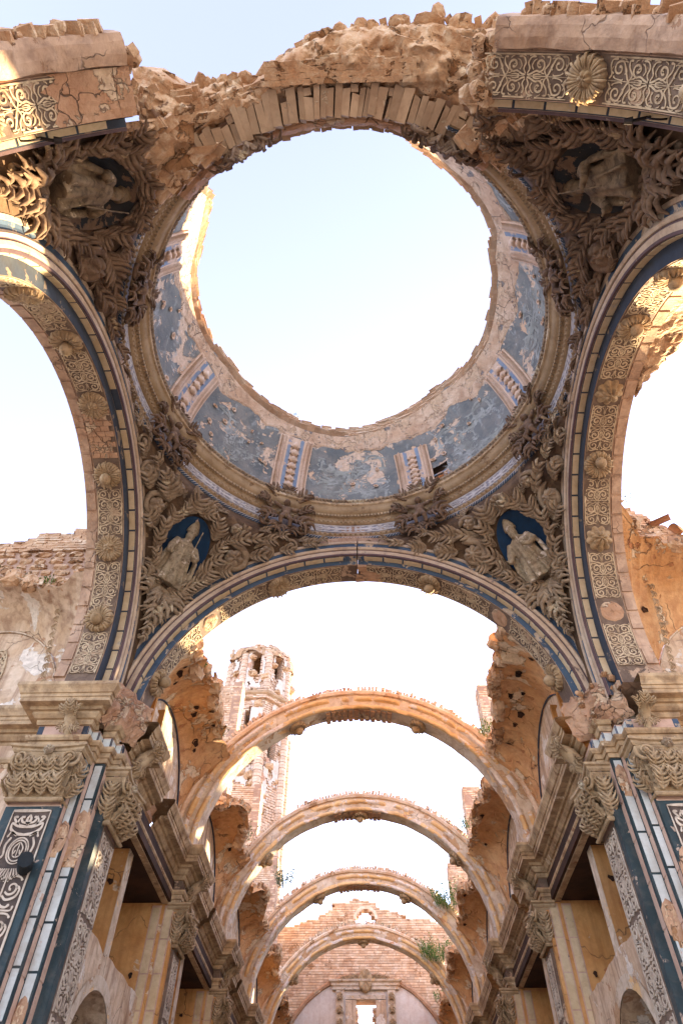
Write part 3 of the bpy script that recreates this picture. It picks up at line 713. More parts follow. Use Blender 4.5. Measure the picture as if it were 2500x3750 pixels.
# ------------------------------------------------------------------ broken dome shell
DZ, DR = 15.70, 4.75
RIM_A = [-180, -150, -140, -135, -131, -123, -115, -107, -101, -85, -75, -63, -38, -23, -4, 8, 23, 43, 62, 73, 84, 101, 105, 116, 125, 134, 149, 160, 165, 180]
RIM_E = [4, 4, 8, 17, 29.7, 32.9, 34.6, 33.9, 33.9, 34.6, 35.8, 37.6, 36.2, 35.2, 34.6, 35.5, 37.7, 39.2, 36.8, 36.7, 37.5, 37.8, 38.2, 34.4, 34.4, 35.3, 36.5, 33, 12, 4]
def dpt(az, el, R=DR): return Vector((R*math.cos(el)*math.sin(az), R*math.cos(el)*math.cos(az), DZ + R*math.sin(el)))
def rim(azd): return pw(azd, RIM_A, RIM_E)
dome = thing('dome_shell', 'broken painted dome shell open to the sky with ragged brick rim', 'dome', T(0, 0, DZ))
inner = MB(); outer = MB(); NA = 288; NE = 26
WIN = (27.8, 34.0, 3.0, 11.5)
ri = []; ro = []
for i in range(NA + 1):
    d = -140 + 302*i/NA; az = rad(d); top = rim(d) - 2.6 + 1.2*fbm((d*.12, 0, 1)); a = []; b = []
    for j in range(NE + 1):
        el = rad(lerp(-2, top, j/NE)); h = .012*fbm((az*6, el*6, 2)); a.append(dpt(az, el, DR + h)); b.append(dpt(az, el, DR + .36 + .02*fbm((az*5, el*5, 8))))
    ri.append(a); ro.append(b)
def inwin(i, j):
    d = -140 + 302*(i+.5)/NA; el = lerp(-2, rim(d)-2.6, (j+.5)/NE); return WIN[0] < d < WIN[1] and WIN[2] < el < WIN[3]
for mbx, rr_, fl in ((inner, ri, False), (outer, ro, True)):
    b = 0
    for r in rr_: mbx.v.extend(tuple(p) for p in r)
    n = NE + 1
    for i in range(NA):
        for j in range(NE):
            if inwin(i, j): continue
            q = (i*n+j, (i+1)*n+j, (i+1)*n+j+1, i*n+j+1); mbx.f.append(q if fl else q[::-1])
inner.build('painted_wall', 'dome_paint', dome, True)
e = MB().grid([[ri[i][-1], ro[i][-1]] for i in range(NA+1)]); e.v = outer.v + e.v; e.f = outer.f + [tuple(k + len(outer.v) for k in q) for q in e.f]
for k in (0, -1): 
    b = len(e.v); e.v.extend(tuple(p) for p in ri[k]); e.v.extend(tuple(p) for p in ro[k]); e.f.extend((b+j, b+j+1, b+n+j+1, b+n+j) for j in range(NE))
e.build('outer_wall', 'mortar', dome)
# brick courses of the rim; deeper strip of bare courses where the plaster has gone
BR = [MB().box((-.15, -.17, -.024), (.15, .17, .024), None, .010, random.Random(k)).mesh('brick', 'brick_pale') for k in range(5)]
rng = random.Random(21); nb = 0; extra = MB()
for c in range(11):
    d = -139.0 + (c % 2)*1.1
    while d < 160:
        t = rim(d); e0 = t - 4.0 + c*.62
        bare = (c >= 4) if not (-2 < d < 75 or -132 < d < -100 or 132 < d < 160) else True
        lo = 0
        keep = bare and (e0 < t - .3 + 1.0*ns(d*.35, c*.2, 4)) and rng.random() > .05
        st = 2.35*math.cos(0)/math.cos(rad(t))
        if keep:
            inset = rng.uniform(.0, .025); el = rad(e0); p = dpt(rad(d), el, DR - .02 + .16 - inset)
            F = frame(p, apz(rad(d)+PI/2, 1, 0), (Vector((0, 0, 1))*.93 + apz(rad(d), 1, 0)*.25)) @ RZ(rng.uniform(-.06, .06)) @ RX(rng.uniform(-.03, .03))
            if nb < 300: put('brick', rng.choice(BR), dome, F); nb += 1
            else: extra.box((-.15, -.17, -.024), (.15, .17, .024), F, .008, rng)
        d += st * .64 * 3.0 * .88 * .62
if extra.v: extra.build('brick_courses', 'brick_pale', dome, kind='stuff')
# craters that shot and falling plaster have left in the painted wall
CR = MB(); _r = []
for _t, _z in ((1.0, .0), (.85, .012), (.6, .0), (.35, -.03), (.15, -.05)): _r.append([(.06*_t*math.cos(a_)*(1+.35*ns(a_*1.3, _t*.5, 3)), .06*_t*math.sin(a_)*(1+.3*ns(a_*1.3, _t, 7)), _z) for a_ in np.linspace(0, 2*PI, 13)[:-1]])
CR.grid(_r, cv=True, flip=True); CR.f.append(tuple(48+k for k in range(12))); CR = CR.mesh('crater', 'dome_pink', True)
for k in range(64):
    d = rng.choice((rng.uniform(-125, -5), rng.uniform(-100, -30), rng.uniform(60, 125), rng.uniform(0, 60))); e_ = rng.uniform(4, 27)
    if min(abs(d - q_) for q_ in (-112.5, -67.5, -22.5, 22.5, 67.5, 112.5)) < 6.5: continue
    p = dpt(rad(d), rad(e_), DR - .035); put('crater', CR, dome, frame(p, (0, 0, 1), Vector((0, 0, DZ)) - p) @ RZ(rng.uniform(0, 6)) @ SC((rng.uniform(.6, 1.7), rng.uniform(.6, 1.3), 1)))
# window niche in the shell: blue frame, brick recess behind
F = frame(dpt(rad(30.9), rad(6.4), DR), apz(rad(30.9)+PI/2, 1, 0), (0, 0, 1))
mb = MB(); mb.box((-.26, -.04, -.34), (-.21, .02, .05), F); mb.box((.21, -.04, -.34), (.26, .02, .05), F); mb.box((-.26, -.045, .05), (.26, .02, .09), F); mb.build('window_frame', 'dome_blue', dome)
mb = MB(); mb.box((-.8, .55, -.8), (.8, .6, 1.6), F); mb.build('recess', 'orange_plaster', dome)
for c in range(9):
    for k in range(3):
        x = -.42 + k*.29 + (c % 2)*.12; put('brick', MB().box((x, .51, -.45+c*.13), (x+.26, .56, -.34+c*.13), None, .012, rng).mesh('brick', 'wood_jamb'), dome, F)
# ribs: pink stucco pilasters with blue strips and leaf drops, ending ragged
DLEAF = leaf_mb(.26, .20, 1.6, .35, 2, nu=7, nv=5).mesh('leaf', 'dome_pink', True)
def rib(azd, top, gone=0):
    az0 = rad(azd); q = lambda x, el, h: dpt(az0 + 1.14*x/(DR*math.cos(el)), el, DR - h)
    els = [rad(lerp(1.5, top, k/16)) for k in range(17)]
    base = MB().grid([[q(x, e_, h) for x, h in [(-.44, .0), (-.44, .045)] + [(xx, .06) for xx in (-.40, -.3, -.2, -.1, 0, .1, .2, .3, .40)] + [(.44, .045), (.44, .0)]] for e_ in els])
    base.f.append(tuple(range(13))); base.f.append(tuple(16*13+k for k in range(13))); rb = base.build('rib', 'dome_pink', dome)
    for sx in (-1, 1):
        MB().grid([[q(sx*x, e_, .066) for x in (.11, .155, .205)] for e_ in els]).build('blue_strip', 'dome_blue', rb)
        tw = MB()
        for k in range(int(top*2.0)):
            e_ = rad(2 + k*.5*1.05)
            if e_ > rad(top) - .01: break
            tw.tube([q(sx*.25, e_, .06), q(sx*.30, e_+.012, .10), q(sx*.36, e_-.006, .10), q(sx*.40, e_+.01, .06)], [.012, .02, .02, .012], 5)
        tw.build('twisted_band', 'dome_pink', rb, True)
    for k in range(9):
        e_ = rad(lerp(3, top-1.5, k/8))
        if rng.random() < .12: continue
        F = frame(q(0, e_, .06), q(0, e_-.1, 0) - q(0, e_, 0), Vector((0, 0, DZ)) - q(0, e_, 0))
        put('leaf', DLEAF, rb, F)
for azd, tp in ((-112.5, 26), (-67.5, 29), (-22.5, 28), (22.5, 22), (67.5, 27), (112.5, 28)): rib(azd, tp)
# bare pink band below the rim, with a torn lower edge
rows = []
for i in range(301):
    d = lerp(-138, 159, i/300); az = rad(d); tp = rim(d) - 2.4
    dep = pw(d, [-140, -120, -100, -75, -60, -40, -10, 5, 30, 45, 75, 95, 125, 160], [9, 9, 6, 4, 7, 4.5, 4.5, 7, 9, 8, 7, 9, 8, 8]) + 2.6*fbm((d*.10, 3, 1), 1, 5)
    rows.append([dpt(az, rad(lerp(tp - max(1.5, dep), tp, k/8)), DR - (.014 if k else .0)) for k in range(9)])
MB().grid(rows).build('bare_band', 'dome_plaster', dome)
# faded white scrollwork painted on the panels between the ribs
for k_, (azc, keep) in enumerate(((0, .9), (45, 1), (90, 1), (-45, .35), (135, .8))):
    q = MB(); fn = lambda u, v, h: dpt(rad(azc) + v/(DR*math.cos(rad(14))), rad(13) + u/DR, DR - .004)
    arab(q, 1.7, 2.2, fn, h=.0, border=False, w=.085); arab(q, 1.2, 1.2, fn, h=.0, border=False, w=.06)
    rg_ = random.Random(k_); fs = [f for f in q.f if noise.noise(Vector(q.v[f[0]])*1.1 + Vector((k_*9, 0, 0))) + rg_.uniform(-.25, .25) < (keep - .62)*1.0]
    q.f = fs; q.build('painted_scrolls', 'dome_white', dome)

# ------------------------------------------------------------------ putti clusters on the ring
def putto_mesh():
    mb = MB()
    mb.ball((0, .16, -.02), .105, 8, 10, (1, .85, 1.25)); mb.ball((0, .17, -.16), .10, 8, 10, (1, .9, .9))
    mb.add(head_mb(.085), T(0, .20, .20))
    mb.tube([(.09, .16, .06), (.20, .18, .10), (.27, .15, .20)], [.045, .04, .03], 8); mb.tube([(-.09, .16, .06), (-.20, .19, .02), (-.25, .17, .12)], [.045, .04, .03], 8)
    mb.tube([(.05, .17, -.2), (.11, .24, -.33), (.09, .16, -.46)], [.065, .055, .035], 8); mb.tube([(-.05, .17, -.2), (-.10, .23, -.34), (-.11, .15, -.48)], [.065, .055, .035], 8)
    return mb.mesh('putto', 'stucco_dark', True)
PUT = putto_mesh()
PLAB = {-22.5: 'putto among acanthus on the ring, left of the ring crown crack', 22.5: 'putto among acanthus on the ring, next to the small window', -67.5: 'putto among acanthus on the ring below the left slanting rib',
        67.5: 'putto among acanthus on the ring below the right slanting rib', -112.5: 'putto cluster on the ring under the sunlit dome edge', 112.5: 'putto cluster jutting from the ring beside the pale painted dome wall',
        157.5: 'blackened putto remnant hanging at the broken end of the ring', -157.5: 'worn leaf remnant on the ring below the brick voussoirs'}
for azd, lab in PLAB.items():
    az = rad(azd); o = apz(az, 4.74, 15.02); F = frame(o, apz(az+PI/2, 1, 0), (0, 0, 1))   # X along ring, Y = in/out
    F = Matrix((apz(az+PI/2, -1, 0), -apz(az, 1, 0), Vector((0, 0, 1)))).transposed().to_4x4(); F = Matrix((apz(az, 1, 0).cross(Vector((0, 0, 1)))*-1, -apz(az, 1, 0), Vector((0, 0, 1)))).transposed().to_4x4(); F.translation = o
    F = F @ T(0, .02, -.04) @ SC(1.24)
    t = thing('putto_ornament', lab, 'ornament', T(*o), 'putti clusters round the dome ring')
    small = azd == -157.5
    if not small:
        p = put('putto', PUT, t, F); md = p.modifiers.new('join', 'REMESH'); md.mode = 'VOXEL'; md.voxel_size = .014; md.use_smooth_shade = True
    rg = random.Random(int(azd*10))
    for (x, z, an, s, k) in ((.0, .42, PI/2, .34, 2), (.22, .36, .9, .42, 0), (-.22, .36, PI-.9, .42, 0), (.30, .12, .3, .38, 1), (-.30, .12, PI-.3, .38, 1), (.16, -.1, -.7, .5, 0), (-.16, -.1, PI+.7, .5, 0), (.08, -.35, -1.3, .36, 2), (-.08, -.35, PI+1.3, .36, 2), (.34, -.30, -.2, .3, 1), (-.34, -.30, PI+.2, .3, 1)):
        if small and rg.random() < .5: continue
        put('leaf', LEAFD[k], t, F @ frame((x, .04 + .10*(z > .2), z), (math.cos(an), 0.15, math.sin(an)), (0, 1, 0)) @ SC(s*rg.uniform(.9, 1.15)))
    for sx in (1, -1):
        if not small: put('scroll', VOLD[1], t, F @ frame((sx*.36, .06, -.42), (sx, 0, .3), (0, 1, 0)) @ SC((.13, .13*sx, .13)))
    put('shell', SHELLS_BIG, t, F @ frame((0, .10, .45), (0, .3, 1), (0, 1, -.6)) @ SC(.42))

# ------------------------------------------------------------------ broken east side: brick voussoirs and rubble
def stone_mb(s, seed, sub=3):
    rg = random.Random(seed); mb = MB(); rows = []
    for i in range(sub*2 + 1):
        t = PI*i/(sub*2); row = []
        for j in range(9):
            a = 2*PI*j/9; d = Vector((math.sin(max(t, .01))*math.cos(a), math.sin(max(t, .01))*math.sin(a), math.cos(t)))
            m = max(abs(d.x), abs(d.y), abs(d.z)); d = d * lerp(1, 1/m, .35)
            d *= 1 + .30*noise.noise(d*1.5 + Vector((seed*3.1, 0, 0))) + .10*noise.noise(d*4 + Vector((seed*3.1, 4, 0)))
            row.append((d.x*s[0], d.y*s[1], d.z*s[2]))
        rows.append(row)
    mb.grid(rows, cv=True, flip=True); return mb
STONES = [stone_mb((1, .8, .7), k).mesh('stone', 'rubble') for k in range(7)]
SLABS = [MB().box((-.5, -.35, -.12), (.5, .35, .12), None, .07, random.Random(k)).mesh('brick', 'rubble') for k in range(5)]
mass = thing('rubble_mass', 'ragged rubble masonry left above the fallen arch, pale stones against the sky', 'rubble', T(0, -5.3, 14.9))
OUT = [(-3.6, -5.42), (-3.2, -5.38), (-2.83, -5.15), (-2.5, -5.10), (-2.12, -5.16), (-1.86, -5.18), (-1.66, -5.10), (-1.38, -5.22), (-1.13, -5.36), (-.95, -5.55), (-.6, -5.68), (-.2, -5.82), (.25, -5.86), (.7, -5.86), (1.16, -5.87), (1.6, -5.90), (2.1, -5.80), (2.55, -5.78), (2.8, -5.86), (3.1, -5.86)]
INN = [(-3.6, -4.64), (-3.2, -4.5), (-2.83, -4.39), (-2.5, -4.42), (-2.12, -4.55), (-1.86, -4.66), (-1.66, -4.73), (-1.38, -4.81), (-1.13, -4.87), (-0.95, -4.91), (-0.6, -4.98), (-0.2, -5.01), (0.25, -5.01), (0.7, -4.96), (1.16, -4.88), (1.6, -4.75), (2.1, -4.55), (2.55, -4.43), (2.8, -4.45), (3.1, -4.6)]
def curve(pts, t):
    k = t*(len(pts)-1); i = min(int(k), len(pts)-2); return Vector((*pts[i], 0)).lerp(Vector((*pts[i+1], 0)), k-i)
rows = []; NU, NV = 220, 44
for i in range(NU+1):
    t = i/NU; a = curve(INN, t); b = curve(OUT, t); r = []
    for j in range(NV+1):
        v = j/NV; p = a.lerp(b, min(v*1.25, 1)); z = 15.06 - .26*min(1, v*3.2) + .52*max(0, min(v*1.25, 1)-.2)**1.4 + (v-.8 if v > .8 else 0)*3.2
        n_ = fbm((p.x*2.2, p.y*2.2, z*2), 1, 5); cellr = noise.cell(Vector((p.x*4.5, p.y*5, z*4)))
        k_ = math.sin(PI*min(1, v*1.02))**.4 if 0 < v < 1 else .2
        d = Vector((p.x, p.y, 0)).normalized()
        r.append(Vector((p.x, p.y, z)) + Vector((0, 0, -1))*(.22*n_ + .05*cellr)*k_ + d*(.10*fbm((p.x*5, z*5, 3), 1, 3))*k_)
    rows.append(r)
MB().grid(rows).build('rubble_core', 'rubble', mass, True, kind='stuff')
rg = random.Random(9)
for k in range(46):
    t = rg.random(); v = .38 + .62*rg.random(); a = curve(INN, t); b = curve(OUT, t); p = a.lerp(b, v); z = 14.84 + .52*max(0, v-.2)**1.4
    s = rg.uniform(.04, .11)
    M = T(p.x, p.y, z + rg.uniform(.02, .08)) @ RZ(rg.uniform(0, 6)) @ RX(rg.uniform(-.5, .5)) @ RY(rg.uniform(-.5, .5)) @ SC(s)
    if rg.random() < .35: put('brick', rg.choice(SLABS), mass, M @ SC((1.5, 1.1, 1.2)))
    else: put('stone', rg.choice(STONES), mass, M)
# stones along the skyline
for k in range(46):
    t = .07 + .93*k/45; b = curve(OUT, t); z = 15.40 + rg.uniform(0, .2); M = T(b.x + rg.uniform(-.05, .05), b.y + rg.uniform(-.08, .1), z) @ RZ(rg.uniform(0, 6)) @ RX(rg.uniform(-.3, .3)) @ SC((rg.uniform(.10, .24), .16, rg.uniform(.07, .13)))
    put('stone' if k % 3 else 'brick', rg.choice(STONES if k % 3 else SLABS), mass, M)
# broken brick courses that show through the rubble
for c in range(9):
    t = .10 + .02*(c % 2)
    while t < .93:
        v = .42 + c*.062; a = curve(INN, t); b = curve(OUT, t); p = a.lerp(b, v); dr = (curve(INN, min(1, t+.01)) - a).normalized(); z = 14.80 + .52*max(0, v-.2)**1.4 + .10*ns(t*9, c)
        if noise.noise(Vector((t*7, c*.5, 4))) >.05 and rg.random() < .86:
            put('brick', rg.choice(SLABS), mass, frame((p.x, p.y, z + .045 + rg.uniform(-.02, .02)), dr, (0, 0, 1)) @ RZ(rg.uniform(-.08, .08)) @ RX(rg.uniform(-.15, .15)) @ SC((.28, rg.uniform(.14, .3), .26)))
        t += .030*rg.uniform(.9, 1.3)
# flat brick courses low on the outer side
for c in range(4):
    for k in range(22):
        x = lerp(-1.3, 1.2, k/21) + (c % 2)*.06; y = -5.22 - .085*c - .02*x*x*.4 + .02*rg.random()
        put('brick', SLABS[k % 5], mass, T(x, y + .03*abs(x), 14.80 + .03*c + rg.uniform(-.01, .01)) @ RZ(rg.uniform(-.05, .05)) @ SC((.125, .12, .22)))
# the curved row of bricks on edge that still bridges the gap
vous = thing('brick_arch_ring', 'curved row of long bricks set on edge, bridging the gap below the rubble', 'brickwork', T(0, -4.9, 14.9))
VB = [MB().box((-.5, -.5, -.5), (.5, .5, .5), None, .05, random.Random(k)).mesh('brick', 'stone_face') for k in range(6)]
az = 211.0; k = 0
while az > 149:
    wd = rg.uniform(.085, .165); r0 = 4.64 + .03*ns(k*.9); r1 = r0 + rg.choice((.46, .50, .52, .42, .34)) + (.05 if rg.random() < .3 else 0)
    a = rad(az); z = 14.93 + .03*ns(k*1.7, 3) + rg.uniform(-.015, .015); p = apz(a, (r0+r1)/2, z)
    F = frame(p, apz(a, 1, 0), Vector((0, 0, 1))) @ RY(-.22 + rg.uniform(-.04, .04)) @ RX(rg.uniform(-.05, .05)) @ RZ(rg.uniform(-.04, .04) + .10)
    put('brick', VB[k % 6], vous, F @ SC((r1-r0, wd, .26)))
    if r1 - r0 < .36 and rg.random() < .8:
        p2 = apz(a, r1 + .07, z + .03); put('brick', VB[(k+2) % 6], vous, frame(p2, apz(a, 1, 0), (0, 0, 1)) @ RY(-.3) @ SC((.12, wd*1.05, .2)))
    az -= math.degrees((wd + .006)/4.86); k += 1
ringsweep(MB(), [(4.60, 14.95), (4.62, 15.05), (4.95, 15.06), (5.2, 15.0), (5.2, 15.6), (4.6, 15.6)], 147, 218, 1.0, lambda t, k: .02*fbm((t*12, k, 1))).build('mortar_bed', 'mortar', vous)
ringsweep(MB(), [(4.66, 14.96), (4.56, 14.97), (4.50, 15.05), (4.46, 15.2), (4.46, 15.45)], 145, 222, .7, lambda t, k: .05*fbm((t*16, k, 7))).build('broken_bed', 'bare', vous)
for k in range(46):                                                                  # teeth of broken brick under the lip
    a = rad(lerp(150, 208, k/45)); put('brick', VB[k % 6], vous, frame(apz(a, 4.45 + rg.uniform(0, .05), 15.50 + rg.uniform(-.05, .02)), apz(a+PI/2, 1, 0), (0, 0, 1)) @ RZ(rg.uniform(-.2, .2)) @ SC((rg.uniform(.07, .16), .2, .06)))
# small stones and brick stubs on top of the springers
for root, x0, x1 in ((east_l, -4.9, -3.1), (east_r, 2.5, 5.2)):
    for k in range(34):
        x = lerp(x0, x1, k/33); zt = ZW + math.sqrt(max(4.22**2 - x*x, .5))
        put('stone' if k % 3 == 0 else 'brick', rg.choice(STONES if k % 3 == 0 else SLABS), root, T(x, -6.10 + rg.uniform(-.04, .05), zt + rg.uniform(.02, .12)) @ RZ(rg.uniform(-.25, .25)) @ RX(rg.uniform(-.2, .2)) @ SC((rg.uniform(.2, .38), .2, rg.uniform(.12, .26)) if k % 3 else rg.uniform(.06, .10)))
    e = 1 if root is east_r else -1                                                  # torn end of the springer
    for k in range(46):
        th = rad(59 + rg.uniform(-1.5, 6)) if e > 0 else rad(180 - 46 + rg.uniform(-7, 1.5)); R = rg.uniform(4.22, 5.1); s = rg.uniform(.15, .95)
        put('stone' if k % 2 else 'brick', rg.choice(STONES if k % 2 else SLABS), root, T(R*math.cos(th), -4.9 - s, ZW + R*math.sin(th)) @ RZ(rg.uniform(0, 6)) @ RX(rg.uniform(-.6, .6)) @ SC(rg.uniform(.07, .16)))
# sunlit stump of the transept vault outside the right arch
st = thing('vault_stump', 'ragged sunlit vault stump glowing gold on the outer edge of the arch', 'rubble', T(5.7, 0, 13))
rows = []
for i in range(70):
    t = i/69; th = rad(lerp(92, 25, t)); r = []
    ext = .03 + .62*math.sin(PI*.5*min(1, t*2.4))**1.3 + .10*fbm((t*22, 0, 3), 1, 4)
    for j in range(12):
        v = j/11; s = 1.0 + ext*min(1, v*1.4); R = 3.60 - .03*math.sin(PI*v) + (max(0, v-.7)*1.2) + .05*fbm((th*9, s*9, 2), 1, 4)
        r.append(MR @ apt(th, s, R))
    rows.append(r)
MB().grid(rows).build('stump_core', 'rubble', st)
for k in range(60):
    t = rg.random()*.9 + .1; th = rad(lerp(88, 30, t)); put('brick' if k % 6 else 'stone', rg.choice(SLABS if k % 6 else STONES), st, MR @ T(*apt(th, 1.0 + .5*rg.random()*min(1, t*2.2), 3.64)) @ RY(-th) @ RY(PI/2) @ RZ(rg.uniform(-.2, .2)+PI/2) @ SC((.26, .3, .25) if k % 6 else rg.uniform(.05, .1)))

# ------------------------------------------------------------------ mouldings swept along a stepped wall line
def mitre(path):
    P = [Vector((p[0], p[1], 0)) for p in path]; out = []
    for i, p in enumerate(P):
        d0 = (p - P[i-1]).normalized() if i else None; d1 = (P[i+1] - p).normalized() if i < len(P)-1 else None
        n0 = Vector((d0.y, -d0.x, 0)) if d0 else None; n1 = Vector((d1.y, -d1.x, 0)) if d1 else None
        if n0 is None: m = n1
        elif n1 is None: m = n0
        else:
            m = n0 + n1; m = m / max(.2, m.dot(n0)) if m.length > .05 else n0
        out.append(m)
    return P, out
def run(path, prof, mb=None, side=1, wob=0.0, sub=None):
    """prof = [(out, z)]; the wall face is on the right of the path direction when side = 1"""
    mb = mb or MB()
    if sub:
        q = []
        for a, b in zip(path[:-1], path[1:]):
            n = max(1, int(math.hypot(b[0]-a[0], b[1]-a[1])/sub))
            for k in range(n): q.append((lerp(a[0], b[0], k/n), lerp(a[1], b[1], k/n)))
        path = q + [path[-1]]
    P, m = mitre(path)
    mb.grid([[(p + mm*(d*side) + Vector((0, 0, z)) + Vector((wob*ns(p.x*2, p.y*2, k), wob*ns(p.y*2, p.x*2, k+9), wob*ns(p.x*3+p.y*3, k, 4)))) for k, (d, z) in enumerate(prof)] for p, mm in zip(P, m)], flip=(side < 0))
    return mb
ARCHI = [(-.1, 7.83), (.035, 7.83), (.035, 7.91), (.06, 7.915), (.06, 8.0), (.09, 8.005), (.12, 8.05), (.12, 8.09), (.0, 8.095)]
FRZ = [(.0, 8.09), (.005, 8.34)]
CORN = [(.0, 8.335), (.04, 8.34), (.06, 8.39), (.06, 8.43), (.10, 8.44), (.15, 8.50), (.15, 8.55), (.20, 8.555), (.22, 8.61), (.36, 8.62), (.36, 8.70), (.375, 8.705), (.375, 8.77), (.40, 8.775), (.43, 8.84), (.47, 8.90), (.47, 8.96), (.44, 8.985), (-.3, 9.02)]
def flipx(path, sx): return [(-p[0]*sx, p[1]) for p in path]       # paths are drawn for x < 0
PIER = [(-5.62, 4.45), (-5.62, 3.75), (-4.72, 3.75), (-4.72, 3.93), (-4.58, 3.93), (-4.58, 4.14), (-4.40, 4.14), (-4.40, 4.36), (-4.26, 4.36), (-4.26, 5.30)]
# plan note: drawn for the left pier (x < 0), mirrored for the right one
def quad(p, q, z0, z1, off=0.0, mb=None, n=1):
    """upright strip between plan points p and q, pushed `off` towards the viewer's side of the wall"""
    d = (Vector((q[0]-p[0], q[1]-p[1], 0))).normalized(); nn = Vector((d.y, -d.x, 0)); mb = mb or MB()
    return mb, d, nn
def panel_box(mb, p, q, z0, z1, t0, t1, side=1):
    a = Vector((p[0], p[1], 0)); b = Vector((q[0], q[1], 0)); d = (b-a).normalized(); nn = Vector((d.y, -d.x, 0))*side
    base = len(mb.v)
    for z in (z0, z1):
        for (c, t) in ((a, t0), (b, t0), (b, t1), (a, t1)): mb.v.append(tuple(c + nn*t + Vector((0, 0, z))))
    for f in ((0, 3, 2, 1), (4, 5, 6, 7), (0, 1, 5, 4), (1, 2, 6, 5), (2, 3, 7, 6), (3, 0, 4, 7)): mb.f.append(tuple(base+k for k in f))
    return mb
def capital(parent, M, w=.90, d=.28, h=.85, s=1.0):
    """corinthian capital, local: X along the face, Y out of the wall, Z up from the necking"""
    bell = MB(); rows = []
    for z, o in ((0, .0), (.05*h, .02), (.3*h, .03), (.6*h, .06), (.82*h, .13), (.84*h, .13)):
        rows.append([(-w/2-o, -.25, z), (-w/2-o, d*.3+o, z), (w/2+o, d*.3+o, z), (w/2+o, -.25, z)])
    bell.grid(rows); c = bell.build('capital', 'stucco_pale', parent, M=M)
    ab = MB(); rows = []
    for z, o in ((.84*h, .15), (.88*h, .18), (.93*h, .18), (.95*h, .22), (1.0*h, .22)):
        xs = np.linspace(-1, 1, 9); rows.append([(-w/2-o, -.25, z)] + [((w/2+o)*x, d*.3+o-.07*(1-x*x), z) for x in xs] + [(w/2+o, -.25, z)])
    ab.grid(rows); ab.build('abacus', 'stucco_pale', c, M=M)
    nk = MB(); nk.grid([[(-w/2-o, -.25, z), (-w/2-o, d*.3+o, z), (w/2+o, d*.3+o, z), (w/2+o, -.25, z)] for z, o in ((-.10*h, .0), (-.09*h, .03), (-.055*h, .05), (-.02*h, .03), (.0, .0))]); nk.build('necking', 'stucco_pale', c, M=M)
    for r_, (zz, n, sz) in enumerate(((.02*h, 4, .46*h), (.34*h, 4, .46*h))):
        for k in range(n):
            x = (k - (n-1)/2)*w/n*(1.0) + (0 if r_ == 0 else 0)
            put('leaf', LEAFP[0], c, M @ frame((x, d*.3+.03, zz), (0, .18, 1), (0, 1, -.12)) @ SC(sz))
        for sx in (-1, 1): put('leaf', LEAFP[0], c, M @ frame((sx*(w/2+.02), d*.02, zz), (sx*.15, .05, 1), (sx, .25, 0)) @ SC(sz))
    for sx in (-1, 1):
        put('scroll', VOLP, c, M @ frame((sx*(w/2-.02), d*.3+.14, .70*h), (sx, 0, .2), (sx*.25, 1, 0)) @ SC((.17*w/.9, .17*sx*w/.9, .17)))
        put('scroll', VOLP, c, M @ frame((sx*.13*w, d*.3+.08, .76*h), (-sx, 0, .2), (0, 1, 0)) @ SC((.09, -.09*sx, .09)))
    put('flower', FLOW[1], c, M @ frame((0, d*.3+.13, .90*h), (1, 0, 0), (0, 1, 0)) @ SC(.10))
    return c
def console(parent, M, s=1.0):
    """acanthus bracket under a cornice"""
    b = MB(); b.tube([(0, 0, -.55*s), (0, .10*s, -.45*s), (0, .12*s, -.25*s), (0, .24*s, -.08*s), (0, .42*s, .08*s)], [.06*s, .11*s, .14*s, .17*s, .12*s], 10)
    c = b.build('console', 'stucco_pale', parent, True, M)
    for (x, y, z, dx, dz, k) in ((0, .34, -.05, 0, 1, .5), (.1, .30, -.08, .35, 1, .45), (-.1, .30, -.08, -.35, 1, .45), (0, .2, -.10, 0, -1, .45), (.1, .17, -.12, .5, -1, .38), (-.1, .17, -.12, -.5, -1, .38)):
        put('leaf', LEAFP[1], c, M @ frame((x*s, y*s, z*s), (dx, .25, dz), (0, 1, -.3 if dz > 0 else -.6)) @ SC(k*s))
    return c
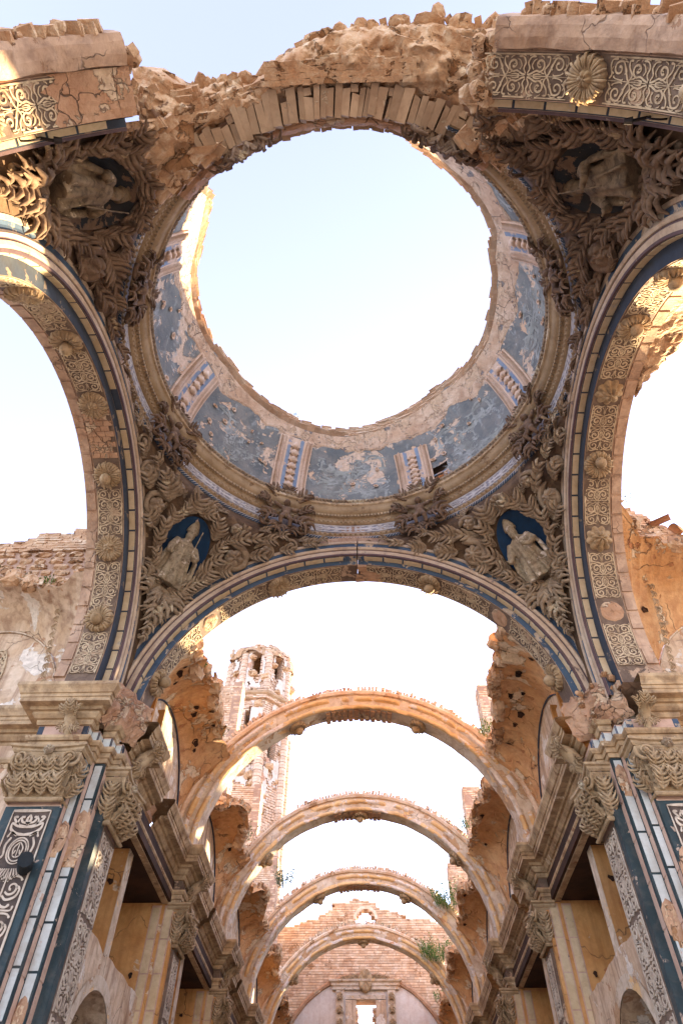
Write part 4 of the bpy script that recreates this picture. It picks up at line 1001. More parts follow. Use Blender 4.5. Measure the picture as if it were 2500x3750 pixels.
# ------------------------------------------------------------------ writing-free sgraffito on the pilasters: crown, shield, candelabrum
def crest(mb, fn, W, top, bot):
    h = .012
    def rb(p, w0, w1, bulb=0, mirror=True):
        ribbon(mb, p, w0, w1, fn, h, 4, bulb)
        if mirror: ribbon(mb, [(-x, y) for x, y in p], w0, w1, fn, h, 4, bulb)
    b = W/2
    for sx in (-1, 1): ribbon(mb, [(sx*b, lerp(bot, top, k/20)) for k in range(21)], .035, .035, fn, h, 1, smooth=False)
    ribbon(mb, [(lerp(-b, b, k/8), top) for k in range(9)], .05, .05, fn, h, 1, smooth=False)
    y = top - .22                                                                    # crown
    rb([(0, y), (.03, y+.08), (0, y+.16)], .05, .03); rb([(.0, y+.02), (.09, y+.04), (.12, y+.11), (.07, y+.12)], .035, .03, .01)
    rb([(.13, y+.0), (.2, y+.05), (.24, y+.12), (.18, y+.12)], .035, .03, .01); rb([(.15, y), (.16, y+.06), (.12, y+.14)], .03, .02)
    rb([(0, y-.04), (.13, y-.02), (.25, y+.03)], .05, .05); rb([(0, y-.16), (.13, y-.14), (.23, y-.07), (.25, y+.02)], .05, .04)
    y = top - .62                                                                    # oval shield with a mitre
    for q in (.155, .125): ribbon(mb, [(q*math.cos(a), y + q*1.25*math.sin(a)) for a in np.linspace(0, 2*PI, 25)], .022, .022, fn, h, 1, smooth=False)
    rb([(0, y+.13), (.07, y+.04), (.05, y-.08)], .02, .02); rb([(0, y-.1), (.05, y-.08)], .02, .02); rb([(0, y+.1), (0, y-.08)], .015, .015, 0, False)
    rb([(.03, y+.01), (.045, y-.05)], .02, .015); rb([(.17, y+.2), (.22, y+.08), (.2, y-.06), (.25, y-.12)], .035, .03, .01); rb([(.1, y+.22), (.2, y+.28), (.24, y+.20)], .03, .02, .01)
    y = top - .9
    for k in range(6): rb([(.02+.03*k, y+.02), (.03+.045*k, y-.08+.015*k), (.03+.04*k, y-.17+.03*k)], .022, .03)
    y -= .25
    i = 0
    while y > bot + .45:
        hh = .50
        rb(spiral(.13, y, .10, -2.6, 1.15), .035, .02, .012); rb([(.02, y-.10), (.10, y-.16), (.22, y-.12), (.25, y-.02), (.20, y+.02)], .035, .03, .012)
        rb([(.02, y+.10), (.09, y+.16), (.2, y+.15), (.25, y+.10)], .03, .025, .01); rb([(0, y-.18), (.05, y-.24), (.13, y-.26), (.18, y-.22)], .04, .03, .01)
        rb([(0, y-hh*.5), (0, y), (0, y+hh*.45)], .022, .022, 0, False); rb([(.02, y-.30), (.10, y-.30), (.22, y-.30), (.24, y-.24)], .03, .02, .01)
        y -= hh; i += 1
def cells_col(root, p, q, z0, z1, side, mat, length=.62, gap=.035, nm='panel', off=.012):
    z = z1; k = 0
    while z - length > z0:
        panel_box(MB(), p, q, z - length + gap, z, .002, off, side).build(nm, mat, root); z -= length
def make_pier(sx, label):
    side = 1 if sx < 0 else -1; k_ = -sx
    root = thing('crossing_pier', label, 'pier', T(sx*4.8, 4.6, 0), 'piers at the mouth of the nave')
    path = flipx(PIER, sx)
    # shaft
    mb = MB(); run(path, [(0, 0), (0, 7.86)], mb, side); mb.build('shaft', 'pink_strip', root)
    core = MB().box((min(sx*4.75, sx*6.6), 4.4, 0), (max(sx*4.75, sx*6.6), 5.6, 9.0)); core.build('core', 'pink_plaster', root)
    run(path, ARCHI, side=side, wob=.006).build('architrave', 'cornice', root)
    run(path, FRZ, side=side).build('frieze', 'pink_strip', root)
    if sx < 0: cp = flipx([(-5.62, 4.45), (-5.62, 3.75), (-4.72, 3.75), (-4.72, 3.93), (-4.60, 3.93)], sx)
    else: cp = flipx([(-5.62, 4.45), (-5.62, 3.75), (-5.05, 3.75)], sx)
    run(cp, CORN, side=side, wob=.008).build('cornice', 'cornice', root)
    run(flipx([(-4.58, 4.14), (-4.40, 4.14), (-4.40, 4.36)], sx), CORN[:6] + [(-.2, 8.56)], side=side, wob=.01).build('broken_cornice', 'cornice', root)
    run(flipx([(-4.26, 4.62), (-4.26, 5.30), (-4.5, 5.30)], sx), CORN, side=side, wob=.012).build('cornice', 'cornice', root)
    # rubble where the cornice has come away
    rg = random.Random(int(sx*3)+40)
    rows = []
    for i in range(24):
        t = i/23; r = []
        for j in range(16):
            v = j/15; x = lerp(-4.95 if sx > 0 else -4.62, -4.16, t); y = lerp(3.78 if t < .45 else 4.05, 4.75, t*.9); z = lerp(8.45, 9.55, v)
            o = .22*math.sin(PI*v)**.6
            r.append((k_*(x + o*.6 + .09*fbm((t*6, v*5, sx), 1, 4)), y - o*.7 + .30*v + .09*fbm((t*6, v*5, 7), 1, 4), z))
        rows.append(r)
    MB().grid(rows).build('broken_bed', 'bare', root)
    for k in range(34):
        t = rg.random(); put('stone', rg.choice(STONES), root, T(k_*lerp(-4.85, -4.2, t), lerp(3.85, 4.7, t) + rg.uniform(-.1, .1), rg.uniform(8.5, 9.4)) @ RZ(rg.uniform(0, 6)) @ RX(rg.uniform(0, 3)) @ SC(rg.uniform(.04, .11)))
    # painted frieze cells over the steps
    for a, b in zip(path[1:-1], path[2:]):
        L = math.hypot(b[0]-a[0], b[1]-a[1])
        if L < .12: continue
        e0, e1 = .12, .88
        panel_box(MB(), (lerp(a[0], b[0], e0), lerp(a[1], b[1], e0)), (lerp(a[0], b[0], e1), lerp(a[1], b[1], e1)), 8.12, 8.31, .0, .012, side).build('panel', 'white_cell' if L < .3 else 'pink_strip', root)
        for (f0, f1) in ((0.0, .11), (.89, 1.0)):
            panel_box(MB(), (lerp(a[0], b[0], f0), lerp(a[1], b[1], f0)), (lerp(a[0], b[0], f1), lerp(a[1], b[1], f1)), 8.10, 8.33, .0, .008, side).build('blue_edge', 'blue_mid' if sx > 0 else 'blue_dark', root)
    # pilaster under the transept arch: dark field with the crown, borders
    tm = 'teal'
    p0, p1 = (k_*-5.56, 3.75), (k_*-4.78, 3.75)
    panel_box(MB(), (k_*-5.62, 3.75), (k_*-4.72, 3.75), 0, 6.86, -.02, .010, side).build('pilaster', tm, root)
    panel_box(MB(), (k_*-5.46, 3.75), (k_*-4.84, 3.75), .4, 6.80, .0, .018, side).build('field', 'dark_ground', root)
    mb = MB(); xm = -5.15
    crest(mb, lambda u, v, h: Vector((k_*(xm + u), 3.75 - .020 - h, v)), .60, 6.78, 1.0); mb.build('crown_and_candelabrum', 'panel_white', root)
    capital(root, Matrix(((1, 0, 0, k_*-5.17), (0, -1, 0, 3.75), (0, 0, 1, 6.98), (0, 0, 0, 1))) @ SC((sx, 1, 1)) if False else T(k_*-5.17, 3.75, 6.98) @ RZ(PI), .86, .28, .85)
    console(root, T(k_*-5.02, 3.70, 8.42) @ RZ(PI), .62)
    # stepped strips
    st = [((-4.72, 3.93), (-4.58, 3.93), 'white_cell', .62), ((-4.58, 4.14), (-4.40, 4.14), 'white_cell', .62)]
    for (a, b, m, ln) in st:
        L = abs(b[0]-a[0])
        panel_box(MB(), (k_*a[0], a[1]), (k_*b[0], b[1]), 0, 7.83, -.01, .006, side).build('blue_ground', tm, root)
        cells_col(root, (k_*lerp(a[0], b[0], .16), a[1]), (k_*lerp(a[0], b[0], .86), b[1]), .3, 7.78, side, m, ln, off=.016)
    for (a, b) in (((-4.72, 3.75), (-4.72, 3.93)), ((-4.58, 3.93), (-4.58, 4.14)), ((-4.40, 4.14), (-4.40, 4.36))):
        panel_box(MB(), (k_*a[0], lerp(a[1], b[1], .0)), (k_*a[0], lerp(a[1], b[1], .30)), 0, 7.83, -.01, .005, side).build('blue_edge', tm, root)
        cells_col(root, (k_*a[0], lerp(a[1], b[1], .34)), (k_*b[0], lerp(a[1], b[1], .98)), .3, 7.7, side, 'pink_strip', .62, .03, off=.010)
    panel_box(MB(), (k_*-4.40, 4.36), (k_*-4.26, 4.36), 0, 7.8, -.01, .008, side).build('blue_stripe', tm, root)
    # pilaster under the nave arch
    panel_box(MB(), (k_*-4.26, 4.36), (k_*-4.26, 4.52), 0, 7.0, -.01, .012, side).build('blue_stripe', tm, root)
    panel_box(MB(), (k_*-4.26, 4.53), (k_*-4.26, 5.26), 0, 6.9, -.01, .014, side).build('field', 'frieze_ground', root)
    mb = MB(); fn = lambda u, v, h: Vector((k_*(-4.26 + .014 + h), 4.895 + v, u))
    z = 6.85
    while z > 1.2:
        arab(mb, 1.22, .62, lambda u, v, h, z=z: fn(z - .62 + u, v, h), h=.014, w=.040); z -= 1.25
    mb.build('arabesque', 'panel_white', root)
    capital(root, T(k_*-4.26, 4.86, 6.98) @ RZ(-PI/2 if sx < 0 else PI/2), .80, .28, .85)
    console(root, T(k_*-4.20, 4.95, 8.45) @ RZ(-PI/2 if sx < 0 else PI/2), .8)
    # scars: plaster off down to the brick
    for (x, y, z, nx, ny, s) in ((-4.65, 3.93, 6.45, 0, -1, .8), (-4.49, 4.14, 6.55, 0, -1, 1.35), (-4.49, 4.14, 4.2, 0, -1, .7)) if sx < 0 else ((-4.86, 3.75, 5.75, 0, -1, 1.25), (-4.49, 4.14, 5.3, 0, -1, .9), (-4.3, 4.3, 3.0, 0, -1, 1.0), (-4.49, 4.14, 7.45, 0, -1, .8)):
        F = frame((k_*x, y - .016, z), (0, 0, 1), (0, -1, 0)); o = put('bare_patch', PATCH, root, F @ SC((1.4*s, .5*s, 1)))
        for k in range(int(7*s)): put('brick', rg.choice(SLABS), root, F @ T((k-3.5*s)*.082, rg.uniform(-.03, .03), -.005) @ RZ(PI/2 + rg.uniform(-.1, .1)) @ SC((.15*s*rg.uniform(.7, 1.1), .2, .12)))
    # impost blocks and painted strips that rise above the cornice, under the springing of the arches
    panel_box(MB(), (k_*-5.68, 3.66), (k_*-4.80, 3.66), 8.98, 9.10, -.3, .0, side).build('impost', 'pink_plaster', root)
    return root
pl = make_pier(-1, 'pier with teal and white strips and a charred beam stub set in it')
pr = make_pier(1, 'pier with blue and white strips, its plaster torn below the crowned panel')
# charred beam stub in the left pier, wood stub low on the right one
t = put('beam_stub', MB().tube([(-5.05, 4.0, 5.93), (-4.82, 3.42, 5.90)], [.115, .11], 14).mesh('beam_stub', 'char_and_shade'), None); t['label'] = 'charred round beam stub sticking out of the teal striped pier'; t['category'] = 'beam'
t = put('beam_stub', MB().box((4.20, 4.05, 3.72), (4.50, 4.45, 3.88), None, .02, random.Random(2)).mesh('beam_stub', 'wood_jamb'), None); t['label'] = 'short square timber stub low on the pier with blue strips'; t['category'] = 'beam'

# ------------------------------------------------------------------ nave: side walls, entablature, pilasters, tribune openings
ARCH_Y = [10.3, 16.4, 22.5, 28.5]
YW = 34.2
def nave_wall(sx, label):
    side = 1 if sx < 0 else -1
    root = thing('nave_wall', label, 'wall', T(sx*4.8, 20, 0), 'side walls of the nave')
    piers = [(y - .15, y + .85) for y in ARCH_Y]
    # stepped line of the entablature
    path = [(-4.50, 5.30)]
    for a, b in piers: path += [(-4.50, a), (-4.22, a), (-4.22, b), (-4.50, b)]
    path += [(-4.50, YW)]
    path = flipx(path, sx)
    run(path, ARCHI, side=side, wob=.008, sub=1.2).build('architrave', 'cornice', root)
    run(path, FRZ, side=side).build('frieze', 'frieze_ground', root)
    segs = []
    cur = [path[0]]
    for p in path[1:]: cur.append(p)
    # cornice in stretches: pieces are missing
    gaps = [(7.0, 7.55), (13.2, 13.5), (19.0, 19.4)] if sx < 0 else [(12.4, 12.7), (18.3, 18.9)]
    def clip(y0, y1):
        out = []
        for a, b in zip(path[:-1], path[1:]):
            if abs(a[1]-b[1]) < 1e-6:
                if y0 < a[1] < y1: out += [a, b] if not out or out[-1] != a else [b]
                continue
            lo, hi = max(a[1], y0), min(b[1], y1)
            if hi > lo:
                for y in (lo, hi):
                    if not out or (out[-1][0] != a[0] or abs(out[-1][1]-y) > 1e-6): out.append((a[0], y))
        return out
    y = 5.32
    for g0, g1 in gaps + [(YW, YW+1)]:
        run(clip(y, g0), CORN, side=side, wob=.012, sub=.5).build('cornice', 'cornice', root); y = g1
        if g1 < YW:
            run([(path[0][0], g0), (path[0][0], g1)], [(-.05, 8.34), (.06, 8.45), (.03, 8.6), (.10, 8.75), (-.05, 9.0)], side=side, wob=.06, sub=.08).build('broken_bed', 'bare', root)
    # frieze relief
    mb = MB(); yb = [5.35] + [v for p in piers for v in p] + [YW]
    for a, b in zip(yb[0::2], yb[1::2]):
        n = max(1, int((b-a)/1.4))
        for k in range(n):
            ym = lerp(a, b, (k+.5)/n)
            arab(mb, (b-a)/n*.94, .22, lambda u, v, h: Vector((sx*(4.50 - .006 - h), ym+u, 8.215+v)), h=.012, w=.03)
    mb.build('arabesque', 'frieze_white', root)
    # wall above the cornice is carried by the vault pieces; below: solid piers, sills and spur walls
    bays = [(5.30, piers[0][0])] + [(piers[i][1], piers[i+1][0]) for i in range(3)] + [(piers[3][1], YW)]
    for i, (a, b) in enumerate(piers):
        bl = MB().box((min(sx*4.24, sx*6.3), a+.02, 0), (max(sx*4.24, sx*6.3), b-.02, 7.88)); bl.build('pier_core', 'orange_plaster', root)
        # layered pilaster: cream cells in grey frame each side, arabesque field
        for (ya, yb_, x, m) in ((a+.02, a+.20, 4.235, 'blue_dark'), (b-.20, b-.02, 4.235, 'blue_dark'), (a+.20, b-.20, 4.19, 'frieze_ground')):
            panel_box(MB(), (sx*-0 + sx*-1*-x*-1, ya), (sx*x*1.0, yb_), 0, 7.0, -.05, .0, 1).build('field', m, root) if False else None
        mb = MB().box((min(sx*4.18, sx*4.26), a+.17, 0), (max(sx*4.18, sx*4.26), b-.17, 6.95)); mb.build('pilaster', 'frieze_ground', root)
        q = MB(); z = 6.9
        while z > 1.5:
            arab(q, 1.15, .52, lambda u, v, h: Vector((sx*(4.18 - .002 - h), (a+b)/2 + v, z - .6 + u)), h=.012, w=.036); z -= 1.2
        q.build('arabesque', 'panel_white', root)
        for (x0, x1) in ((4.30, 4.52), (4.60, 4.82)):                                 # cell strips on the side that faces east
            panel_box(MB(), (sx*x0, a+.02), (sx*x1, a+.02), 0, 7.8, -.02, .006, side*(-1) if False else (1 if sx > 0 else -1)).build('strip_ground', 'pink_strip', root)
            cells_col(root, (sx*(x0+.03), a+.02), (sx*(x1-.03), a+.02), 1.5, 7.75, (1 if sx > 0 else -1), 'cell_cream', .66, .03, off=.016)
        capital(root, T(sx*-1*-4.20 if False else sx*4.20, (a+b)/2, 7.05) @ RZ(-PI/2 if sx < 0 else PI/2), .72, .26, .78)
        console(root, T(sx*4.18, (a+b)/2, 8.42) @ RZ(-PI/2 if sx < 0 else PI/2), .78)
    for i, (a, b) in enumerate(bays):
        ym = (a+b)/2; zs = 4.75
        # lower wall with its arched doorway (real opening)
        mb = MB(); r = 1.2; X0, X1 = sx*4.72, sx*5.4
        rows_o = []
        th = [PI*k/18 for k in range(19)]
        arc = [(ym + r*math.cos(t), 4.2 + 1.24*math.sin(t)) for t in th]
        top = [(lerp(b, a, k/18), 6.0 + .10*fbm((k*.35 + i*7, sx*3, 1), 1, 3)) for k in range(19)]
        for X, fl in ((X0, sx > 0), (X1, sx < 0)):
            mb.grid([[(X, p[0], p[1]) for p in arc], [(X, p[0], p[1]) for p in top]], flip=fl)
            for (y0, y1, c) in ((b, ym+r, 0), (ym-r, a, 1)):
                mb.grid([[(X, y0, 0), (X, y1, 0)], [(X, y0 if c == 0 else y0, (top[0][1] if c == 0 else 4.2)), (X, y1, 4.2 if c == 0 else top[-1][1])]], flip=not fl)
        mb.grid([[(X0, p[0], p[1]) for p in arc], [(X1, p[0], p[1]) for p in arc]], flip=sx < 0)
        for y0 in (ym-r, ym+r): mb.grid([[(X0, y0, 0), (X1, y0, 0)], [(X0, y0, 4.2), (X1, y0, 4.2)]])
        mb.grid([[(X0, p[0], p[1]) for p in top], [(X1, p[0], p[1]) for p in top]], flip=sx > 0)
        mb.build('lower_wall', 'pink_plaster', root)
        MB().grid([[(sx*4.70, ym + q*math.cos(t), 4.2 + (q+.04)*math.sin(t)) for t in th] for q in (1.2, 1.22, 1.40, 1.42)], flip=sx < 0).build('arch_band', 'pale_soffit', root)
        # chapel behind: back wall, ceiling, spur wall in the middle, end wall
        bk = MB().box((min(sx*6.3, sx*6.7), a-.3, 0), (max(sx*6.3, sx*6.7), b+.3, 9.0)); bk.build('back_wall', 'orange_plaster', root)
        cl = MB().box((min(sx*4.4, sx*6.35), a-.05, 7.86), (max(sx*4.4, sx*6.35), b+.05, 8.3)); cl.build('ceiling', 'shade_brown', root)  # ceiling coloured near black in place of its deep shade
        fl_ = MB().box((min(sx*5.35, sx*6.35), a-.05, 5.45), (max(sx*5.35, sx*6.35), b+.05, 5.6)); fl_.build('gallery_floor', 'char_and_shade', root)  # dark colour stands in for shade on the gallery underside
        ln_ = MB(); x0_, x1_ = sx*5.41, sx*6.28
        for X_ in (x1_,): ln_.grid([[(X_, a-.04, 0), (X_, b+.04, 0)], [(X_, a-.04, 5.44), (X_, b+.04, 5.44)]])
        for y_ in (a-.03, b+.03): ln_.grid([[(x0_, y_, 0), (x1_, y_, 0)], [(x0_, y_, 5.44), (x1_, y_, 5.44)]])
        ln_.build('shade_lining', 'dark_ground', root)  # dark sheets added to imitate deep shade inside the doorways
        sp = MB().box((min(sx*4.74, sx*6.35), ym-.30, 5.5), (max(sx*4.74, sx*6.35), ym+.02, 7.88), None); sp.build('spur_wall', 'orange_plaster', root)
        panel_box(MB(), (sx*4.735, ym-.30), (sx*4.735, ym+.02), 5.95, 7.87, -.0, .01, (1 if sx < 0 else -1)).build('spur_edge', 'pale_soffit', root)
        rg = random.Random(i*5 + int(sx))
        for k in range(5):                                                            # putlog holes: shallow cups with broken lips, inner shade put in as dark colour
            z = rg.uniform(6.3, 7.5); xx = sx*rg.uniform(4.95, 5.9); yy = (ym-.305) if k % 2 else (b-.0)
            put('socket', SOCK, root, T(xx, yy - .004, z) @ RX(PI/2) @ RZ(rg.uniform(0, 6)) @ SC(rg.uniform(.5, 1)))
    return root
SOCK = MB(); _r = []
for _t, _z in ((1.0, .012), (.7, .02), (.55, .0), (.45, .006)): _r.append([(.085*_t*math.cos(a)*(1+.5*ns(a*1.2, _t*.4)), .06*_t*math.sin(a)*(1+.5*ns(a*1.1, _t*.4, 6)), _z) for a in np.linspace(0, 2*PI, 11)[:-1]])
SOCK.grid(_r, cv=True); SOCK.f.append(tuple(30+k for k in range(10))); SOCK = SOCK.mesh('socket', 'shade_brown')
nl = nave_wall(-1, 'long side wall of the nave below the tower, with broken cornice and tribune openings')
nr = nave_wall(1, 'long side wall of the nave facing the tower side, with whole cornice and tribune openings')

# ------------------------------------------------------------------ nave transverse arches
NA_LAB = ['first transverse nave arch from the crossing, glowing ochre mouldings', 'second transverse nave arch from the crossing', 'third transverse nave arch from the crossing', 'last and smallest looking transverse nave arch, grass on its back']
TOOTH = [MB().box((-.045, -.15, -.07), (.04, .15, .05 + .03*k/4), None, .018, random.Random(k)).mesh('brick', 'brick') for k in range(5)]
for i, y in enumerate(ARCH_Y):
    M = T(0, y, 9.0); root = thing('nave_arch', NA_LAB[i], 'arch', T(0, y, 9), 'transverse arches of the nave'); rg = random.Random(50+i)
    th = angs(0, 180, 1.5); wav = lambda ii, k: 0
    body = MB()
    rows = [[apt(t, s + .008*ns(t*8, k, i), R + .02*fbm((t*9, k*1.3, i)) + .03*ns(t*3, i*4, 1)) for k, (s, R) in enumerate([(.12, 4.22), (.62, 4.22), (.66, 4.30), (.66, 4.82), (.02, 4.82), (.02, 4.62), (.03, 4.44), (.08, 4.26)])] for t in th]
    body.grid(rows, cv=True); body.build('arch_body', 'pale_soffit', root, M=M)
    for nm, mat, pr in (('lower_roll', 'ochre_mould', [(.11, 4.235), (.04, 4.20), (-.02, 4.23), (-.03, 4.28), (.01, 4.33), (.06, 4.34)]),
                        ('upper_roll', 'ochre_mould', [(.04, 4.45), (-.04, 4.47), (-.07, 4.52), (-.04, 4.58), (.03, 4.60)]),
                        ('brick_course', 'brick', [(.02, 4.66), (-.05, 4.67), (-.08, 4.74), (-.05, 4.80), (.1, 4.84), (.5, 4.84), (.72, 4.82), (.72, 4.6)])):
        q = MB(); rr_ = []
        for t in th:
            brk = 1 if fbm((t*5, i*3, len(nm)), 1, 3) > -.12 or nm == 'brick_course' else .15
            rr_.append([apt(t, .05 + (s-.05)*brk + .01*ns(t*30, k), R + .02*fbm((t*14, k, i+3)) + .03*ns(t*3, i*4, 1)) for k, (s, R) in enumerate(pr)])
        q.grid(rr_); q.build(nm, mat, root, nm != 'brick_course', M)
    n = 92
    for k in range(n):                                                                # bricks on edge along the back of the arch
        a = lerp(33, 147, k/(n-1))
        if rg.random() < .05 or noise.noise(Vector((a*.07, i*5.0, 2))) > .38: continue
        put('brick', rg.choice(TOOTH), root, M @ RY(-rad(a)) @ T(4.86 + rg.uniform(-.035, .03), .14 + rg.uniform(-.04, .02), 0) @ RZ(rg.uniform(-.2, .2)) @ RX(rg.uniform(-.15, .15)) @ RY(PI/2) @ SC((rg.uniform(.7, 1.1), 1, .9)))
    if i < 3:                                                                         # bare patch of the soffit near the crown
        for k in range(12):
            for j in range(2):
                a = lerp(80 - 4*(i == 0), 101, k/11); q = MB(); s0 = .10 + j*.27 + .04*(k % 2); d = rg.uniform(.0, .03)
                sweep(q, [(s0, 4.26), (s0, 4.195-d), (s0+.25, 4.195-d), (s0+.25, 4.26)], [rad(a), rad(a+1.7)], True); q.build('brick', 'bare', root, M=M)
    for a in ((65, 115) if i in (0, 2) else (40, 90, 140)):
        F = M @ RY(-rad(a)) @ frame((4.20, .36, 0), (0, 0, 1), (-1, 0, 0))
        o = put('boss', SHELLS[1], root, F @ SC(.9)); put('cherub_head', HEADR, o, F @ T(0, 0, .13) @ RZ(-PI/2))

# ------------------------------------------------------------------ ragged vault pieces between the arches
def web(name, label, fr, y0, y1, tops, R=4.45, zc=9.0, xw=4.66, ym=None, rl=2.15, hl=1.0, mat='web_ochre', wall_mat='pink_plaster', seed=1, holes=8, group='broken vault pieces', wall_top=None):
    """fr maps (across, along, z) to the world; the lunette wall stands at across = xw"""
    root = thing(name, label, 'vault', T(*fr(xw, (y0+y1)/2, zc)), group); ym = ym or (y0+y1)/2
    NY = 60; rows = []; back = []
    for i in range(NY+1):
        y = lerp(y0, y1, i/NY); u = max(0, 1 - ((y-ym)/rl)**2); zl = zc + .02 + rl*hl*math.sqrt(u)
        tl = math.asin(min(.98, (zl-zc)/R)); tt = rad(pw(y, *tops)) + .045*fbm((y*2.3, seed, 1), 1, 5); tt = max(tt, tl + .03)
        xb = R*math.cos(tl); row = []; bk = []
        xt, zt = R*math.cos(tt), zc + R*math.sin(tt); zt = max(zt, zl + .12)            # one flared sheet from the lunette to the torn edge
        for k in range(20):
            f = k/19; dx, dz = xt-xw, zt-zl; ln = math.hypot(dx, dz); bl = .16*ln*math.sin(PI*f); row.append((lerp(xw, xt, f) + dz/ln*bl, lerp(zl, zt, f) - dx/ln*bl))
        r = [fr(c + .015*fbm((c*3, y*3, z*3+seed), 1, 3), y, z + .015*fbm((c*3, y*3+5, z*3), 1, 3)) for c, z in row]
        for k, (c, z) in enumerate(row): d = Vector((c, z-zc)).normalized(); bk.append(fr(c + d.x*.30 + (.06*ns(y*9, k) if k == 19 else 0), y, z + d.y*.30 + .05))
        rows.append(r); back.append(bk)
    mb = MB().grid(rows); mb.grid(back, flip=True); mb.grid([[rows[i][-1], back[i][-1]] for i in range(NY+1)])
    mb.build('vault_skin', mat, root)
    # lunette wall under it, with a moulded arched edge
    wl = MB(); g = []
    for i in range(41):
        y = lerp(ym-rl, ym+rl, i/40); u = max(0, 1 - ((y-ym)/rl)**2); zl = zc + .02 + rl*hl*math.sqrt(u); g.append([fr(xw+.02+.01*ns(y*3, k), y, lerp(zc-.1, zl, k/8)) for k in range(9)])
    wl.grid(g); wl.build('lunette_wall', wall_mat, root)
    e = MB().tube([fr(xw-.01, ym + rl*.985*math.cos(PI*k/30), zc + .03 + rl*hl*.985*math.sin(PI*k/30)) for k in range(31)], .022, 6); e.build('groin_edge', 'blue_dark' if group == 'broken vault pieces' and xw > 4.64 else 'pale_soffit', root, True)
    # bricks torn along the top edge
    rg = random.Random(seed); nb_ = int((y1-y0)*7)
    for k in range(nb_):
        i = min(NY, max(0, int(k/nb_*NY + rg.uniform(-.5, .5)))); p = (Vector(rows[i][-1]) + Vector(back[i][-1]))/2
        tdir = Vector(rows[i][-1]) - Vector(rows[i][-3]); ydir = Vector(fr(0, 1, 0)) - Vector(fr(0, 0, 0))
        put('brick', rg.choice(SLABS if rg.random() < .75 else STONES), root, frame(p + Vector((0, 0, rg.uniform(-.04, .06))), ydir, tdir) @ RZ(rg.uniform(-.5, .5)) @ SC((rg.uniform(.16, .26), .28, .25)))
    for k in range(holes):
        i = rg.randrange(6, NY-6); j = rg.choice((8, 10, 12, 14, 16)); p = Vector(rows[i][j]); n = (Vector(rows[i][j+1])-p).cross(Vector(rows[i+1][j])-p).normalized()
        c = Vector(fr(0, (y0+y1)/2, zc)) - p; n = n if n.dot(c) > 0 else -n
        put('socket', SOCK, root, frame(p + n*.004, ydir, n) @ SC(rg.uniform(.7, 1.5)))
    return root, rows
frL = lambda c, y, z: (-c, y, z)
frR = lambda c, y, z: (c, y, z)
ORD = ['first', 'second', 'third', 'fourth', 'last']
TL = [([5.3, 5.6, 6.1, 6.3, 6.9, 7.5, 7.9, 8.9, 10.3], [34, 35, 37, 34, 37, 39, 37, 36.5, 36]), ([11, 11.3, 12.3, 13.1, 14.7, 16.4], [27, 26, 29, 29, 31, 33])]
TR = [([5.3, 5.5, 6.2, 6.4, 6.7, 6.9, 7.5, 8.1, 9.1, 10.3], [39, 39, 42, 38, 40.5, 39, 41, 37.5, 36, 36]), ([11, 11.6, 12.5, 13.6, 14.3, 16.4], [33, 33, 35, 38, 37, 36])]
bounds = [(5.36, 10.34)] + [(ARCH_Y[i]+.64, ARCH_Y[i+1]+.04) for i in range(3)] + [(ARCH_Y[3]+.64, YW)]
for i, (a, b) in enumerate(bounds):
    for sx, fr, tb, wd in ((-1, frL, TL, 'on the tower side'), (1, frR, TR, 'opposite the tower')):
        tops = tb[i] if i < 2 else ([a, (a+b)/2, b], [30, 33 + 2*sx, 34])
        web('vault_piece', f'{ORD[i]} ochre vault remnant from the crossing, {wd}, ragged and pierced by holes', fr, a, b, tops, seed=i*7 + (sx > 0), holes=9 if i == 0 else 4, rl=(b-a)*.45, ym=(a+b)/2 + .05, hl=1.06)
        if i == 0:                                                                    # timber window jamb in the first lunette
            o = thing('window_jamb', 'weathered timber window jamb in the first lunette ' + wd, 'window', T(sx*4.6, 6.6, 9.3), 'jambs in the first lunettes')
            for (y, w_) in ((6.05, .10), (6.75, .08)): MB().box((min(sx*4.50, sx*4.66), y, 9.05), (max(sx*4.50, sx*4.66), y+w_, 10.75), None, .01).build('post', 'wood_jamb', o)
            MB().box((min(sx*4.60, sx*4.66), 6.15, 9.05), (max(sx*4.60, sx*4.66), 6.75, 10.6)).build('pane', 'pink_plaster', o)

